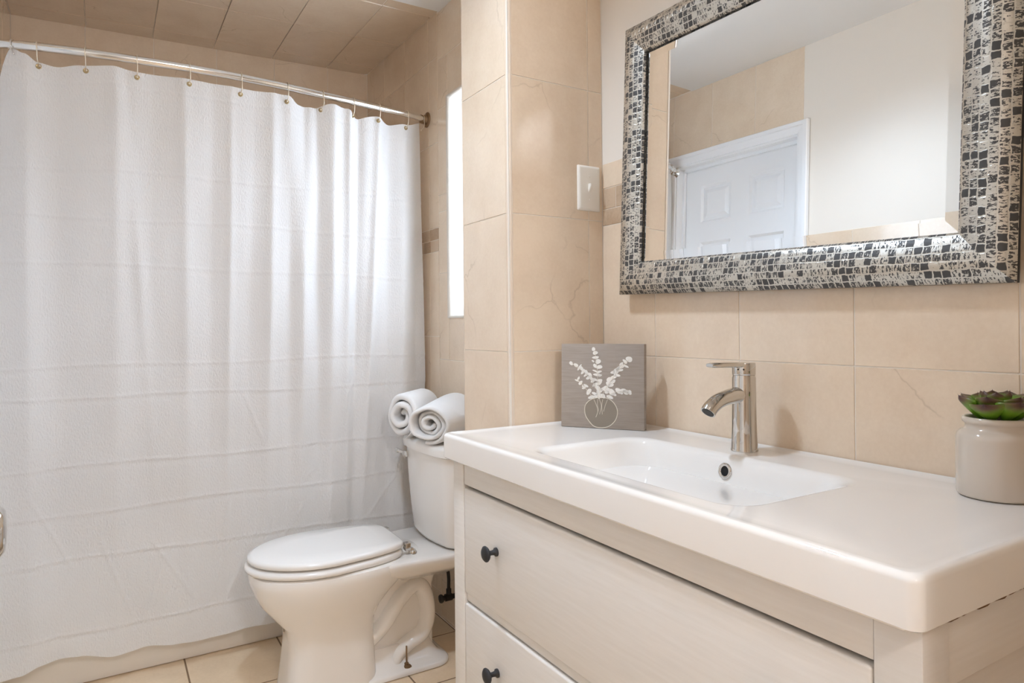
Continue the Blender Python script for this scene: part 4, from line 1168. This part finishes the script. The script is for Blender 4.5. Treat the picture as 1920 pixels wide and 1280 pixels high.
g1 = [(-0.0110, -gy + bv, -gz + bv), (-0.0110, gy - bv, -gz + bv), (-0.0110, gy - bv, gz - bv), (-0.0110, -gy + bv, gz - bv)]
gb = [(-0.006, y, z) for _, y, z in g0]
loft(bm, [gb, g0, g1])
obj('glass', bm, MT['mirror'], mi)
bm = bmesh.new(); box(bm, -0.0058, 0.0, -gy, gy, -gz, gz)
obj('backing', bm, MT['black'], mi)

# ------------------------------------------------------------------ ceiling lamp: two small downlights on one plate
LX, LY = 0.30, 1.29
la = thing('ceiling_lamp', 'flush ceiling lamp with two small downlights', 'lamp', (LX, LY, ZC), 0.48)
bm = bmesh.new(); lathe(bm, [(0.098, 0.0), (0.098, -0.004), (0.094, -0.007), (0.002, -0.008)], 40)
obj('base', bm, MT['trim_paint'], la, auto=40)
for sg in (-1, 1):
    bm = bmesh.new(); lathe(bm, [(0.040, -0.007), (0.040, -0.030), (0.037, -0.030), (0.036, -0.012), (0.012, -0.0095), (0.001, -0.0095)], 32, 'z', (sg * 0.045, 0, 0), True, True)
    obj('can', bm, MT['trim_paint'], la, auto=40)
    bm = bmesh.new(); lathe(bm, [(0.009, -0.0095), (0.013, -0.012), (0.014, -0.015), (0.010, -0.018), (0.001, -0.019)], 20, 'z', (sg * 0.045, 0, 0))
    obj('bulb', bm, MT['bulb_glass'], la, auto=60)
    ld = bpy.data.lights.new('bulb_light', 'SPOT'); ld.energy = SPOT_POWER; ld.color = LAMP_COLOR[:3]
    ld.spot_size = math.radians(135); ld.spot_blend = 1.0; ld.shadow_soft_size = 0.009
    lo = bpy.data.objects.new('bulb_light', ld); C.objects.link(lo); lo.parent = la; lo.location = (sg * 0.045, 0, -0.0245)

# ------------------------------------------------------------------ unseen glowing globe in the hall, added as fill light through the doorway
hl = thing('hall_fill_globe', 'round white glowing globe added in the unseen hall as fill light', 'lamp', (0.25, -0.85, ZC))
bm = bmesh.new(); lathe(bm, [(0.05, 0.0), (0.05, -0.012), (0.008, -0.018), (0.006, -0.10), (0.02, -0.105), (0.02, -0.125), (0.002, -0.126)], 24)
obj('stem', bm, MT['trim_paint'], hl, auto=40)
gm, gt, gb = nt('fill_globe_glow'); gb.inputs['Emission Color'].default_value = (*HALL_FILL_COLOR, 1); gb.inputs['Emission Strength'].default_value = HALL_FILL_POWER
bm = bmesh.new(); lathe(bm, [(0.012, -0.124)] + [(0.085 * sin(a), -0.205 + 0.085 * cos(a)) for a in [0.3 + k / 14 * (pi - 0.3) for k in range(14)]] + [(0.001, -0.290)], 32)
obj('globe', bm, gm, hl, smooth=True)
